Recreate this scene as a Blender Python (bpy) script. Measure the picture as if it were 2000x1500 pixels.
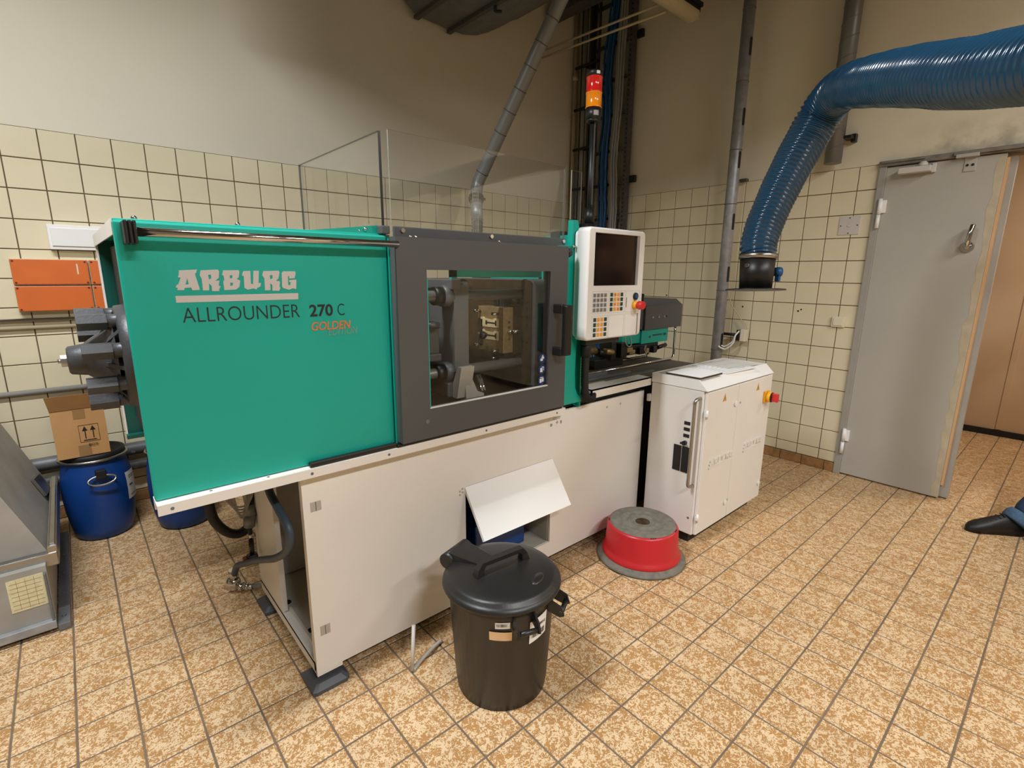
import bpy, bmesh, math, random
from mathutils import Vector, Matrix
random.seed(7)
for o in list(bpy.data.objects): bpy.data.objects.remove(o)
S = bpy.context.scene
C = S.collection
pi = math.pi

# ------------------------------------------------------------------ camera
yaw, pitch, roll = 0.7207, -0.2169, 0.0085
fw = Vector((math.sin(yaw)*math.cos(pitch), math.cos(yaw)*math.cos(pitch), math.sin(pitch)))
r0 = Vector((math.cos(yaw), -math.sin(yaw), 0)); u0 = r0.cross(fw)
rr = r0*math.cos(roll)+u0*math.sin(roll); uu = u0*math.cos(roll)-r0*math.sin(roll)
CAM = Vector((-4.1325, -3.7817, 1.4256))
cd = bpy.data.cameras.new('camera'); cam = bpy.data.objects.new('camera', cd); C.objects.link(cam)
cam.matrix_world = Matrix(((rr.x, uu.x, -fw.x, CAM.x), (rr.y, uu.y, -fw.y, CAM.y), (rr.z, uu.z, -fw.z, CAM.z), (0, 0, 0, 1)))
cd.sensor_width = 36; cd.lens = 983.06/2000*36; cd.clip_start = .02; cd.clip_end = 60
S.camera = cam
# ------------------------------------------------------------------ world, lights, exposure
W = bpy.data.worlds.new('world'); S.world = W; W.use_nodes = True
W.node_tree.nodes['Background'].inputs[0].default_value = (.9, .85, .75, 1)
W.node_tree.nodes['Background'].inputs[1].default_value = .05
S.view_settings.view_transform = 'Standard'; S.view_settings.look = 'None'
S.view_settings.exposure = 0.0; S.view_settings.gamma = 1; S.view_settings.use_curve_mapping = False

def area(name, loc, rot, sx, sy, power, col=(1, .965, .91)):
    l = bpy.data.lights.new(name, 'AREA'); l.shape = 'RECTANGLE'; l.size = sx; l.size_y = sy
    l.energy = power; l.color = col
    o = bpy.data.objects.new(name, l); C.objects.link(o); o.location = loc; o.rotation_euler = rot
    return o
LAMPS = [((-4.7, -2.3, 3.45), 116, (.94, .97, 1)), ((-1.7, -5.6, 3.50), 76, (1, .97, .925)), ((-3.7, -5.8, 3.50), 132, (.97, .98, 1))]  # the third lamp is a frontal fill added to brighten upright faces
for i, (loc, pw, cl) in enumerate(LAMPS):
    area('lamp_light', loc, (0, 0, 0), 1.3, .18, pw, cl)
area('hall_light', (1.2, -4.4, 2.62), (0, 0, 0), .9, .3, 36, (1, .87, .73))

# ------------------------------------------------------------------ helpers
def lin(c):
    return tuple(((v/255)/12.92 if v/255 <= .04045 else ((v/255+.055)/1.055)**2.4) for v in c)+(1,)
def mat(name, rgb, rough=.5, metal=0, var=0.0, vscale=8, bump=0, bscale=200, spec=.5, coat=0, emit=None, alpha=1):
    m = bpy.data.materials.new(name); m.use_nodes = True
    nt = m.node_tree; b = nt.nodes['Principled BSDF']
    b.inputs['Base Color'].default_value = lin(rgb); b.inputs['Roughness'].default_value = rough
    b.inputs['Metallic'].default_value = metal; b.inputs['Specular IOR Level'].default_value = spec
    b.inputs['Coat Weight'].default_value = coat
    geo = nt.nodes.new('ShaderNodeNewGeometry')
    if var:
        n = nt.nodes.new('ShaderNodeTexNoise'); n.inputs['Scale'].default_value = vscale; n.inputs['Detail'].default_value = 5
        nt.links.new(geo.outputs['Position'], n.inputs['Vector'])
        mr = nt.nodes.new('ShaderNodeMapRange'); mr.inputs[1].default_value = .3; mr.inputs[2].default_value = .7
        mr.inputs[3].default_value = 1-var; mr.inputs[4].default_value = 1+var
        nt.links.new(n.outputs['Fac'], mr.inputs[0])
        mx = nt.nodes.new('ShaderNodeVectorMath'); mx.operation = 'SCALE'
        mx.inputs[0].default_value = lin(rgb)[:3]; nt.links.new(mr.outputs[0], mx.inputs['Scale'])
        nt.links.new(mx.outputs[0], b.inputs['Base Color'])
    if bump:
        n2 = nt.nodes.new('ShaderNodeTexNoise'); n2.inputs['Scale'].default_value = bscale; n2.inputs['Detail'].default_value = 3
        nt.links.new(geo.outputs['Position'], n2.inputs['Vector'])
        bp = nt.nodes.new('ShaderNodeBump'); bp.inputs['Strength'].default_value = bump; bp.inputs['Distance'].default_value = .002
        nt.links.new(n2.outputs['Fac'], bp.inputs['Height']); nt.links.new(bp.outputs[0], b.inputs['Normal'])
    if emit:
        b.inputs['Emission Color'].default_value = lin(rgb); b.inputs['Emission Strength'].default_value = emit
    return m
def pane_mat(name, tint=(1, 1, 1), ior=1.45, haze=.04):
    m = bpy.data.materials.new(name); m.use_nodes = True; nt = m.node_tree
    nt.nodes.remove(nt.nodes['Principled BSDF'])
    out = nt.nodes['Material Output']
    t = nt.nodes.new('ShaderNodeBsdfTransparent'); t.inputs[0].default_value = (*tint, 1)
    g = nt.nodes.new('ShaderNodeBsdfGlossy'); g.inputs['Roughness'].default_value = .03
    lw = nt.nodes.new('ShaderNodeLayerWeight'); lw.inputs[0].default_value = .5
    pw = nt.nodes.new('ShaderNodeMath'); pw.operation = 'POWER'; pw.inputs[1].default_value = 5
    nt.links.new(lw.outputs['Facing'], pw.inputs[0])
    f = nt.nodes.new('ShaderNodeMath'); f.operation = 'MULTIPLY_ADD'; f.inputs[1].default_value = .96; f.inputs[2].default_value = haze
    nt.links.new(pw.outputs[0], f.inputs[0])
    mx = nt.nodes.new('ShaderNodeMixShader')
    nt.links.new(f.outputs[0], mx.inputs[0]); nt.links.new(t.outputs[0], mx.inputs[1]); nt.links.new(g.outputs[0], mx.inputs[2])
    nt.links.new(mx.outputs[0], out.inputs[0])
    return m

class MB:
    def __init__(s): s.v = []; s.f = []; s.sm = []; s.mi = []; s.cur = 0
    def add(s, vs, fs, smooth=False):
        b = len(s.v); s.v += [tuple(v) for v in vs]
        for i, f in enumerate(fs):
            s.f.append(tuple(b+k for k in f)); s.sm.append(smooth if isinstance(smooth, bool) else smooth[i]); s.mi.append(s.cur)
        return s
    def box(s, x0, x1, y0, y1, z0, z1, bev=0, M=None):
        if x0 > x1: x0, x1 = x1, x0
        if y0 > y1: y0, y1 = y1, y0
        if z0 > z1: z0, z1 = z1, z0
        if bev:
            bev = min(bev, (x1-x0)*.45, (y1-y0)*.45, (z1-z0)*.45)
            bm = bmesh.new(); bmesh.ops.create_cube(bm, size=1)
            for v in bm.verts: v.co = Vector(((x0+x1)/2+v.co.x*(x1-x0), (y0+y1)/2+v.co.y*(y1-y0), (z0+z1)/2+v.co.z*(z1-z0)))
            bmesh.ops.bevel(bm, geom=bm.edges[:], offset=bev, segments=2, affect='EDGES', profile=.5)
            bm.verts.index_update()
            vs = [v.co.copy() for v in bm.verts]; fs = [[v.index for v in f.verts] for f in bm.faces]; bm.free()
        else:
            vs = [Vector((x, y, z)) for x in (x0, x1) for y in (y0, y1) for z in (z0, z1)]
            fs = [(0, 1, 3, 2), (4, 6, 7, 5), (0, 4, 5, 1), (2, 3, 7, 6), (0, 2, 6, 4), (1, 5, 7, 3)]
        if M: vs = [M @ v for v in vs]
        return s.add(vs, fs)
    def cyl(s, a, b, r, r2=None, n=20, cap=True, M=None):
        a = Vector(a); b = Vector(b); r2 = r if r2 is None else r2
        d = (b-a).normalized(); p = d.orthogonal().normalized(); q = d.cross(p)
        vs = []
        for c, R in ((a, r), (b, r2)):
            for i in range(n):
                t = 2*pi*i/n+.3; vs.append(c+(p*math.cos(t)+q*math.sin(t))*R)
        if M: vs = [M @ v for v in vs]
        fs = [(i, (i+1) % n, n+(i+1) % n, n+i) for i in range(n)]; sm = [n > 8]*n
        if cap: fs += [tuple(range(n-1, -1, -1)), tuple(range(n, 2*n))]; sm += [False, False]
        return s.add(vs, fs, sm)
    def lathe(s, prof, c=(0, 0, 0), axis='z', n=32, flat=False):
        # prof: (r, h) list
        vs = []; c = Vector(c)
        for (r, h) in prof:
            for i in range(n):
                t = 2*pi*i/n; x, y = r*math.cos(t), r*math.sin(t)
                vs.append(c+(Vector((x, y, h)) if axis == 'z' else Vector((h, x, y)) if axis == 'x' else Vector((x, h, y))))
        fs = []
        for k in range(len(prof)-1):
            for i in range(n):
                a, b = k*n+i, k*n+(i+1) % n
                fs.append((a, b, b+n, a+n))
        return s.add(vs, fs, not flat)
    def tube(s, pts, r, n=12, cap=True, rad=None):
        P = [Vector(p) for p in pts]; L = len(P); vs = []
        d = (P[1]-P[0]).normalized(); u = d.orthogonal().normalized()
        for i in range(L):
            t = (P[min(i+1, L-1)]-P[max(i-1, 0)]).normalized()
            u = (u-t*u.dot(t)).normalized(); w = t.cross(u); R = rad[i] if rad else r
            for k in range(n):
                a = 2*pi*k/n; vs.append(P[i]+(u*math.cos(a)+w*math.sin(a))*R)
        fs = [(i*n+k, i*n+(k+1) % n, (i+1)*n+(k+1) % n, (i+1)*n+k) for i in range(L-1) for k in range(n)]; sm = [True]*len(fs)
        if cap: fs += [tuple(range(n-1, -1, -1)), tuple(range((L-1)*n, L*n))]; sm += [False]*2
        return s.add(vs, fs, sm)
    def prism(s, poly, a0, a1, plane='xz'):
        # polygon extruded along the remaining axis from a0 to a1
        def mk(p, a): return {'xz': (p[0], a, p[1]), 'yz': (a, p[0], p[1]), 'xy': (p[0], p[1], a)}[plane]
        n = len(poly); vs = [mk(p, a0) for p in poly]+[mk(p, a1) for p in poly]
        fs = [tuple(range(n)), tuple(range(2*n-1, n-1, -1))]+[(i, (i+1) % n, n+(i+1) % n, n+i) for i in range(n)]
        return s.add(vs, fs)
    def sphere(s, c, r, n=16, sc=(1, 1, 1)):
        prof = []
        vs = []; m = n//2; c = Vector(c)
        for j in range(m+1):
            a = -pi/2+pi*j/m
            for i in range(n):
                t = 2*pi*i/n; vs.append(c+Vector((r*sc[0]*math.cos(a)*math.cos(t), r*sc[1]*math.cos(a)*math.sin(t), r*sc[2]*math.sin(a))))
        fs = [(j*n+i, j*n+(i+1) % n, (j+1)*n+(i+1) % n, (j+1)*n+i) for j in range(m) for i in range(n)]
        return s.add(vs, fs, True)
    def build(s, name, mats, parent=None, **props):
        me = bpy.data.meshes.new(name)
        off = wloc(parent)
        me.from_pydata([(v[0]-off[0], v[1]-off[1], v[2]-off[2]) for v in s.v], [], s.f)
        if not isinstance(mats, (list, tuple)): mats = [mats]
        for m in mats: me.materials.append(m)
        for p, sm, mi in zip(me.polygons, s.sm, s.mi): p.use_smooth = sm; p.material_index = mi
        me.validate()
        bm = bmesh.new(); bm.from_mesh(me); bmesh.ops.recalc_face_normals(bm, faces=bm.faces[:]); bm.to_mesh(me); bm.free()
        o = bpy.data.objects.new(name, me); C.objects.link(o)
        if parent: o.parent = parent
        for k, v in props.items(): o[k] = v
        return o
WL = {}
def wloc(o):
    p = Vector((0, 0, 0))
    while o: p = p+Vector(o.location); o = o.parent
    return p
def thing(name, label, cat, loc=(0, 0, 0), group=None):
    o = bpy.data.objects.new(name, None); C.objects.link(o); o.location = loc; o.empty_display_size = .05
    o['label'] = label; o['category'] = cat
    if group: o['group'] = group
    return o
def tag(o, label, cat, group=None):
    o['label'] = label; o['category'] = cat
    if group: o['group'] = group
    return o
def struct(name, mb, m, **k):
    o = mb.build(name, m, **k); o['kind'] = 'structure'; return o
def spline(pts, n=8):
    P = [Vector(p) for p in pts]; out = []
    P = [P[0]*2-P[1]]+P+[P[-1]*2-P[-2]]
    for i in range(1, len(P)-2):
        for k in range(n):
            t = k/n; a, b, c, d = P[i-1], P[i], P[i+1], P[i+2]
            out.append(.5*((2*b)+(c-a)*t+(2*a-5*b+4*c-d)*t*t+(3*b-a-3*c+d)*t**3))
    out.append(P[-2]); return out
def baked(o, name, m, parent=None):
    bpy.context.view_layer.update(); dg = bpy.context.evaluated_depsgraph_get()
    me = bpy.data.meshes.new_from_object(o.evaluated_get(dg)); me.name = name
    bpy.data.objects.remove(o)
    me.materials.clear(); me.materials.append(m)
    n = bpy.data.objects.new(name, me); C.objects.link(n); n.parent = parent
    return n
def text(s, name, x0, x1, z0, z1, y, m, parent, thick=0.0006, off=0, shear=0, plane='y-'):
    """flat lettering fitted to a box on a plane facing -y"""
    cu = bpy.data.curves.new(name, 'FONT'); cu.body = s; cu.extrude = thick; cu.offset = off; cu.size = 1; cu.shear = shear; cu.resolution_u = 4
    o = bpy.data.objects.new(name, cu); C.objects.link(o)
    o = baked(o, name, m, parent); me = o.data
    xs = [v.co.x for v in me.vertices]; ys = [v.co.y for v in me.vertices]
    a, b, c, d = min(xs), max(xs), min(ys), max(ys); w = wloc(parent)
    for v in me.vertices:
        p = (v.co.x-a)/(b-a); q = (v.co.y-c)/(d-c)
        if plane == 'y-': co = Vector((x0+(x1-x0)*p, y-v.co.z, z0+(z1-z0)*q))
        else: co = Vector((y-v.co.z, x0+(x1-x0)*p, z0+(z1-z0)*q))   # facing -x
        v.co = co-w
    return o

# ------------------------------------------------------------------ materials
def floor_mat():
    m = bpy.data.materials.new('floor_tile_glaze'); m.use_nodes = True; nt = m.node_tree; b = nt.nodes['Principled BSDF']
    geo = nt.nodes.new('ShaderNodeNewGeometry'); oi = nt.nodes.new('ShaderNodeObjectInfo')
    ad = nt.nodes.new('ShaderNodeVectorMath'); ad.operation = 'ADD'
    sc = nt.nodes.new('ShaderNodeVectorMath'); sc.operation = 'SCALE'; sc.inputs[0].default_value = (37, 53, 11)
    nt.links.new(oi.outputs['Random'], sc.inputs['Scale']); nt.links.new(geo.outputs['Position'], ad.inputs[0]); nt.links.new(sc.outputs[0], ad.inputs[1])
    def noise(scale, det, dist, rough=.5):
        n = nt.nodes.new('ShaderNodeTexNoise'); n.inputs['Scale'].default_value = scale; n.inputs['Detail'].default_value = det
        n.inputs['Distortion'].default_value = dist; n.inputs['Roughness'].default_value = rough
        nt.links.new(ad.outputs[0], n.inputs['Vector']); return n
    def ramp(src, stops):
        r = nt.nodes.new('ShaderNodeValToRGB'); cr = r.color_ramp
        while len(cr.elements) < len(stops): cr.elements.new(.5)
        for e, (p, c) in zip(cr.elements, stops): e.position = p; e.color = lin(c)
        nt.links.new(src, r.inputs[0]); return r
    n1 = noise(88, 3, 1.9, .5); n2 = noise(34, 3, 1.2)
    mixf = nt.nodes.new('ShaderNodeMath'); mixf.operation = 'MULTIPLY_ADD'; mixf.inputs[1].default_value = .36
    nt.links.new(n2.outputs['Fac'], mixf.inputs[0]); 
    m2 = nt.nodes.new('ShaderNodeMath'); m2.operation = 'MULTIPLY'; m2.inputs[1].default_value = .64
    nt.links.new(n1.outputs['Fac'], m2.inputs[0]); nt.links.new(m2.outputs[0], mixf.inputs[2])
    r1 = ramp(mixf.outputs[0], [(.44, (216, 188, 150)), (.497, (212, 183, 142)), (.510, (138, 102, 62)), (.53, (170, 127, 78)), (.62, (177, 131, 78))])
    big = noise(5, 3, 0)
    mr = nt.nodes.new('ShaderNodeMapRange'); mr.inputs[1].default_value = .3; mr.inputs[2].default_value = .7; mr.inputs[3].default_value = .93; mr.inputs[4].default_value = 1.05
    nt.links.new(big.outputs['Fac'], mr.inputs[0])
    vm = nt.nodes.new('ShaderNodeVectorMath'); vm.operation = 'SCALE'
    nt.links.new(r1.outputs[0], vm.inputs[0]); nt.links.new(mr.outputs[0], vm.inputs['Scale']); nt.links.new(vm.outputs[0], b.inputs['Base Color'])
    b.inputs['Roughness'].default_value = .42; b.inputs['Specular IOR Level'].default_value = .35
    bp = nt.nodes.new('ShaderNodeBump'); bp.inputs['Strength'].default_value = .15; bp.inputs['Distance'].default_value = .002
    nt.links.new(n1.outputs['Fac'], bp.inputs['Height']); nt.links.new(bp.outputs[0], b.inputs['Normal'])
    return m
M = {}
M['floor'] = floor_mat()
M['grout_floor'] = mat('floor_grout', (112, 96, 78), .9, var=.2, vscale=4)
M['base_tile'] = mat('brown_base_tile', (158, 118, 76), .5, var=.25, vscale=30)
M['tile'] = mat('cream_wall_tile', (224, 213, 182), .28, var=.025, vscale=6, spec=.45)
M['grout_wall'] = mat('wall_grout', (98, 80, 56), .9, var=.1)
M['plaster'] = mat('cream_plaster', (224, 216, 197), .85, var=.03, vscale=1.5, bump=.25, bscale=90)
M['plaster_b'] = mat('cream_plaster_right', (217, 208, 184), .85, var=.04, vscale=1.2, bump=.25, bscale=90)
M['tabletop'] = mat('dark_table_mat', (84, 76, 66), .6, var=.12, vscale=8)
def add_soot(m):
    nt = m.node_tree; b = nt.nodes['Principled BSDF']; src = b.inputs['Base Color'].links[0].from_socket
    geo = nt.nodes.new('ShaderNodeNewGeometry'); sp = nt.nodes.new('ShaderNodeSeparateXYZ'); nt.links.new(geo.outputs['Position'], sp.inputs[0])
    a = nt.nodes.new('ShaderNodeMapRange'); a.inputs[1].default_value = 2.36; a.inputs[2].default_value = 2.14; nt.links.new(sp.outputs['Z'], a.inputs[0])
    c = nt.nodes.new('ShaderNodeMapRange'); c.inputs[1].default_value = -2.75; c.inputs[2].default_value = -3.1; nt.links.new(sp.outputs['Y'], c.inputs[0])
    n = nt.nodes.new('ShaderNodeTexNoise'); n.inputs['Scale'].default_value = 7; n.inputs['Detail'].default_value = 5; nt.links.new(geo.outputs['Position'], n.inputs['Vector'])
    e = nt.nodes.new('ShaderNodeMapRange'); e.inputs[1].default_value = .42; e.inputs[2].default_value = .75; nt.links.new(n.outputs['Fac'], e.inputs[0])
    p1 = nt.nodes.new('ShaderNodeMath'); p1.operation = 'MULTIPLY'; nt.links.new(a.outputs[0], p1.inputs[0]); nt.links.new(c.outputs[0], p1.inputs[1])
    p2 = nt.nodes.new('ShaderNodeMath'); p2.operation = 'MULTIPLY'; nt.links.new(p1.outputs[0], p2.inputs[0]); nt.links.new(e.outputs[0], p2.inputs[1])
    mx = nt.nodes.new('ShaderNodeMix'); mx.data_type = 'RGBA'; nt.links.new(p2.outputs[0], mx.inputs[0]); nt.links.new(src, mx.inputs[6]); mx.inputs[7].default_value = lin((84, 72, 54))
    nt.links.new(mx.outputs[2], b.inputs['Base Color'])
add_soot(M['plaster_b'])
M['roomfar'] = mat('dull_far_wall', (150, 140, 120), .9, var=.05)
M['ceil'] = mat('ceiling_paint', (140, 134, 120), .9, var=.03)
M['hall'] = mat('hall_wall_paint', (206, 178, 146), .8, var=.02)
M['green'] = mat('turquoise_green_paint', (4, 160, 142), .40, var=.015, vscale=3, bump=.12, bscale=500)
M['shadedgreen'] = mat('shaded_green_guard_inside', (6, 84, 74), .5)  # guard green darkened to carry the shade of the open end
M['dgrey'] = mat('charcoal_powder_coat', (80, 80, 81), .5, bump=.15, bscale=600)
M['white'] = mat('warm_white_powder_coat', (230, 226, 219), .48, bump=.15, bscale=500, var=.01)
M['white2'] = mat('white_plastic', (238, 237, 234), .38)
M['lgrey'] = mat('light_grey_paint', (176, 170, 158), .5, var=.04)
M['midgrey'] = mat('cast_grey_paint', (64, 65, 67), .42, var=.12, vscale=12, bump=.3, bscale=120)
M['platen'] = mat('platen_grey', (92, 92, 92), .42, var=.06)
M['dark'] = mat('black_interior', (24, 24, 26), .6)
M['guardshade'] = mat('shaded_guard_inside', (8, 26, 30), .6)  # near-black tone carrying the shade inside the guard
M['black'] = mat('black_plastic', (22, 21, 20), .42, bump=.08, bscale=300)
M['binblack'] = mat('bin_black_plastic', (30, 29, 28), .40, var=.12, vscale=9, bump=.15, bscale=80)
M['rubber'] = mat('black_rubber', (16, 16, 17), .6)
M['chrome'] = mat('chrome', (205, 203, 200), .12, 1)
M['steel'] = mat('brushed_steel', (170, 168, 164), .3, 1, var=.08)
M['galv'] = mat('galvanised_steel', (158, 160, 162), .45, .35, var=.16, vscale=22)
M['galvdark'] = mat('dull_galvanised_duct', (112, 114, 116), .5, .3, var=.14, vscale=12)
M['galvhood'] = mat('galvanised_hood_sheet', (160, 157, 150), .5, .15, var=.12, vscale=7)
M['oldsteel'] = mat('oily_brown_steel', (82, 66, 46), .4, .7, var=.25, vscale=25)
M['mould'] = mat('mould_steel', (172, 146, 100), .35, .6, var=.15, vscale=60)
M['cream'] = mat('bright_cavity_insert', (235, 214, 165), .35, .3, var=.1, vscale=90)
M['red'] = mat('red_step_shell', (186, 34, 40), .36, var=.04)
M['tread'] = mat('grey_rubber_tread', (112, 108, 97), .8, var=.22, vscale=35)
M['blue'] = mat('blue_drum_plastic', (12, 62, 132), .42, var=.05)
M['hose'] = mat('blue_hose_film', (30, 70, 98), .2, var=.08, vscale=14, coat=.2)
M['orange'] = mat('orange_box_plastic', (212, 104, 36), .5, var=.05)
M['screwdark'] = mat('dark_red_screw', (90, 34, 24), .5)
M['card'] = mat('cardboard', (190, 144, 92), .8, var=.06)
M['tape'] = mat('brown_tape', (150, 114, 74), .35)
M['ink'] = mat('black_ink', (22, 20, 20), .6)
M['logo'] = mat('silver_grey_print', (190, 184, 178), .5)
M['gold'] = mat('copper_print', (206, 112, 58), .5)
M['ghost'] = mat('grey_green_print', (96, 152, 134), .5)
M['screen'] = mat('switched_off_screen', (34, 22, 20), .12)
M['keygrey'] = mat('grey_key', (138, 138, 138), .5)
M['keygreen'] = mat('dark_green_key', (34, 70, 64), .5)
M['keyyellow'] = mat('amber_key', (236, 168, 84), .5)
M['keyred'] = mat('key_symbol_orange', (214, 90, 30), .5)
M['estop'] = mat('red_button', (206, 44, 44), .35)
M['yellow'] = mat('yellow_plastic', (238, 172, 34), .4)
M['redlens'] = mat('red_lens', (214, 34, 26), .15, coat=.5)
M['amberlens'] = mat('amber_lens', (240, 140, 14), .15, coat=.5)
M['bluecable'] = mat('blue_cable_sheath', (22, 78, 128), .45, var=.1, vscale=30)
M['greycable'] = mat('grey_cable_sheath', (146, 144, 140), .5)
M['darkrail'] = mat('dark_cable_tray', (86, 84, 82), .55, .3, var=.2, vscale=30)
M['cablepipe'] = mat('grey_conduit', (150, 148, 142), .5)
M['wallpipe'] = mat('beige_painted_pipe', (196, 182, 150), .6)
M['pipegrey'] = mat('grey_painted_pipe', (118, 116, 112), .4, .3)
M['doorgrey'] = mat('door_grey_paint', (174, 170, 160), .45, var=.03, vscale=2.5)
M['doorframe'] = mat('door_frame_grey', (158, 154, 146), .5, var=.05)
M['worn'] = mat('worn_beige_edge', (184, 172, 146), .6, var=.12, vscale=14)
M['seal'] = mat('tan_door_seal', (206, 164, 118), .6)
M['grime'] = mat('grimy_header', (120, 114, 104), .6, var=.3, vscale=18)
M['plate'] = mat('cover_plate_grey', (200, 196, 188), .4, var=.04)
M['ivory'] = mat('ivory_plastic', (226, 216, 190), .4)
M['paper'] = mat('white_paper', (252, 252, 252), .8)
M['paperlabel'] = mat('yellowed_label', (214, 206, 166), .75, var=.1, vscale=60)
M['sticker'] = mat('white_sticker', (226, 224, 218), .5)
M['beigesticker'] = mat('beige_paper_sticker', (226, 190, 146), .7)
M['signblue'] = mat('safety_blue', (14, 52, 112), .5)
M['signwhite'] = mat('sign_white', (232, 236, 238), .5)
M['jeans'] = mat('dark_denim', (34, 58, 86), .85, var=.2, vscale=60, bump=.4, bscale=400)
M['cuff'] = mat('turned_denim_cuff', (66, 92, 120), .85, var=.25, vscale=120)
M['shoe'] = mat('black_shoe', (20, 19, 19), .5, bump=.2, bscale=200)
M['skin'] = mat('skin', (206, 160, 130), .5)
M['shirt'] = mat('dark_sweater', (52, 56, 64), .9)
M['hair'] = mat('brown_hair', (58, 42, 30), .7)
M['pane'] = pane_mat('clear_acrylic', (.975, .978, .975))
M['panedoor'] = pane_mat('door_window_acrylic', (.985, .985, .98), haze=.02)
M['paneedge'] = mat('acrylic_cut_edge', (150, 148, 138), .3)
M['paneedge_dark'] = mat('dark_acrylic_edge', (46, 46, 44), .3)
M['warn'] = mat('warning_triangle_yellow', (204, 160, 92), .5)
M['diffuser'] = mat('lamp_diffuser', (196, 184, 152), .4, var=.08, vscale=8)
M['woodish'] = mat('tan_strip', (200, 186, 158), .6)
M['tube_emit'] = mat('lit_tube', (255, 246, 226), .5, emit=6)
M['pad'] = mat('levelling_pad_grey', (84, 86, 90), .5, .2, var=.06)

# ------------------------------------------------------------------ tile selection
OCC = [(-4.03, -2.35, -2.28, -1.34, .80, 1.53), (-3.65, -1.75, -2.22, -1.56, .06, .8), (-1.785, -1.0, -2.59, -2.27, .06, .9),
       (-2.43, -2.02, -2.33, -2.26, 1.13, 1.62), (-3.3, -2.94, -2.75, -2.4, 0, .42), (-2.24, -1.88, -2.62, -2.25, 0, .18), (-4.5, -4.33, -1.24, -.3, 0, .4)]
def proj(P):
    d = P-CAM; z = d.dot(fw)
    if z < .05: return None
    return 1000+983.06*d.dot(rr)/z, 750-983.06*d.dot(uu)/z, z
def hidden(P):
    d = P-CAM
    for b in OCC:
        t0, t1 = 0, .995
        for k in range(3):
            lo, hi = b[2*k], b[2*k+1]
            if abs(d[k]) < 1e-9:
                if not lo <= CAM[k] <= hi: t0 = 2; break
                continue
            a, c = (lo-CAM[k])/d[k], (hi-CAM[k])/d[k]
            if a > c: a, c = c, a
            t0 = max(t0, a); t1 = min(t1, c)
        if t0 < t1: return True
    return False
def tile_mesh(w, h, d, bev=.0018):
    # front face towards +z local, base at z=0
    a, b = w/2, h/2
    vs = [(-a, -b, 0), (a, -b, 0), (a, b, 0), (-a, b, 0)]+[(-a, -b, d-bev), (a, -b, d-bev), (a, b, d-bev), (-a, b, d-bev)]+[(-a+bev, -b+bev, d), (a-bev, -b+bev, d), (a-bev, b-bev, d), (-a+bev, b-bev, d)]
    fs = []
    for l in (0, 4):
        for i in range(4): fs.append((l+i, l+(i+1) % 4, l+4+(i+1) % 4, l+4+i))
    fs.append((8, 9, 10, 11))
    return vs, fs
def lay_tiles(parent, cells, frame, d, m, nm='tile', limit=300, pmax=300):
    """cells: (u0,u1,v0,v1); frame(u,v,w) -> world; the largest in view become parts, the rest one stuff part"""
    sc = []
    for c in cells:
        p = frame((c[0]+c[1])/2, (c[2]+c[3])/2, d); q = proj(p); s = 0
        if q and -20 < q[0] < 2020 and -20 < q[1] < 1520 and not hidden(p):
            e1 = proj(frame(c[1], c[2], d)); e2 = proj(frame(c[0], c[3], d)); e0 = proj(frame(c[0], c[2], d))
            if e0 and e1 and e2: s = abs((e1[0]-e0[0])*(e2[1]-e0[1])-(e1[1]-e0[1])*(e2[0]-e0[0]))
        sc.append((s, c))
    sc.sort(key=lambda t: -t[0])
    meshes = {}; rest = MB(); n = 0
    o0 = frame(0, 0, 0); R = Matrix((frame(1, 0, 0)-o0, frame(0, 1, 0)-o0, frame(0, 0, 1)-o0)).transposed().to_4x4()
    off = wloc(parent)
    for s, c in sc:
        w, h = round(c[1]-c[0], 4), round(c[3]-c[2], 4)
        if w < .012 or h < .012: continue
        ctr = ((c[0]+c[1])/2, (c[2]+c[3])/2)
        jz = random.uniform(-.0004, .0004)
        if s > 60 and n < limit:
            if (w, h) not in meshes:
                me = bpy.data.meshes.new(nm); me.from_pydata(*[tile_mesh(w, h, d)[0], [], tile_mesh(w, h, d)[1]]); me.materials.append(m); meshes[(w, h)] = me
            o = bpy.data.objects.new(nm, meshes[(w, h)]); C.objects.link(o); o.parent = parent
            o.matrix_local = Matrix.Translation(frame(ctr[0], ctr[1], jz)-off) @ R; n += 1
        else:
            vs, fs = tile_mesh(w, h, d)
            rest.add([frame(ctr[0]+v[0], ctr[1]+v[1], v[2]+jz) for v in vs], fs)
    if rest.f: rest.build(nm+'_field', m, parent, kind='stuff')

# ------------------------------------------------------------------ room shell
ZT = 2.1404; H = 4.05
XL, YF = -8.0, -9.5
g = MB().box(XL-.2, 2.4, YF-.2, .3, -.2, -.0016)
floor = struct('floor', g, M['grout_floor'])
cells = []; J = .0056
nx0 = int((XL+3.5204)/.1541)-1; nx1 = int((2.15+3.5204)/.1541)+1
for n in range(nx0, nx1):
    for k in range(-16, 47):
        x0 = -3.5204+.1541*n; x1 = x0+.1541; y1 = -2.3413-.1542*k; y0 = y1-.1542
        x0 = max(x0+J/2, XL); x1 = min(x1-J/2, 2.13); y0 = max(y0+J/2, YF); y1 = min(y1-J/2, -.012)
        if x1-x0 < .01 or y1-y0 < .01: continue
        if x0 > -.09 and (y1 > -1.0 or y0 < -6.0): continue
        cells.append((x0, x1, y0, y1))
lay_tiles(floor, cells, lambda u, v, w: Vector((u, v, -.006+w)), .006, M['floor'])

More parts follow.
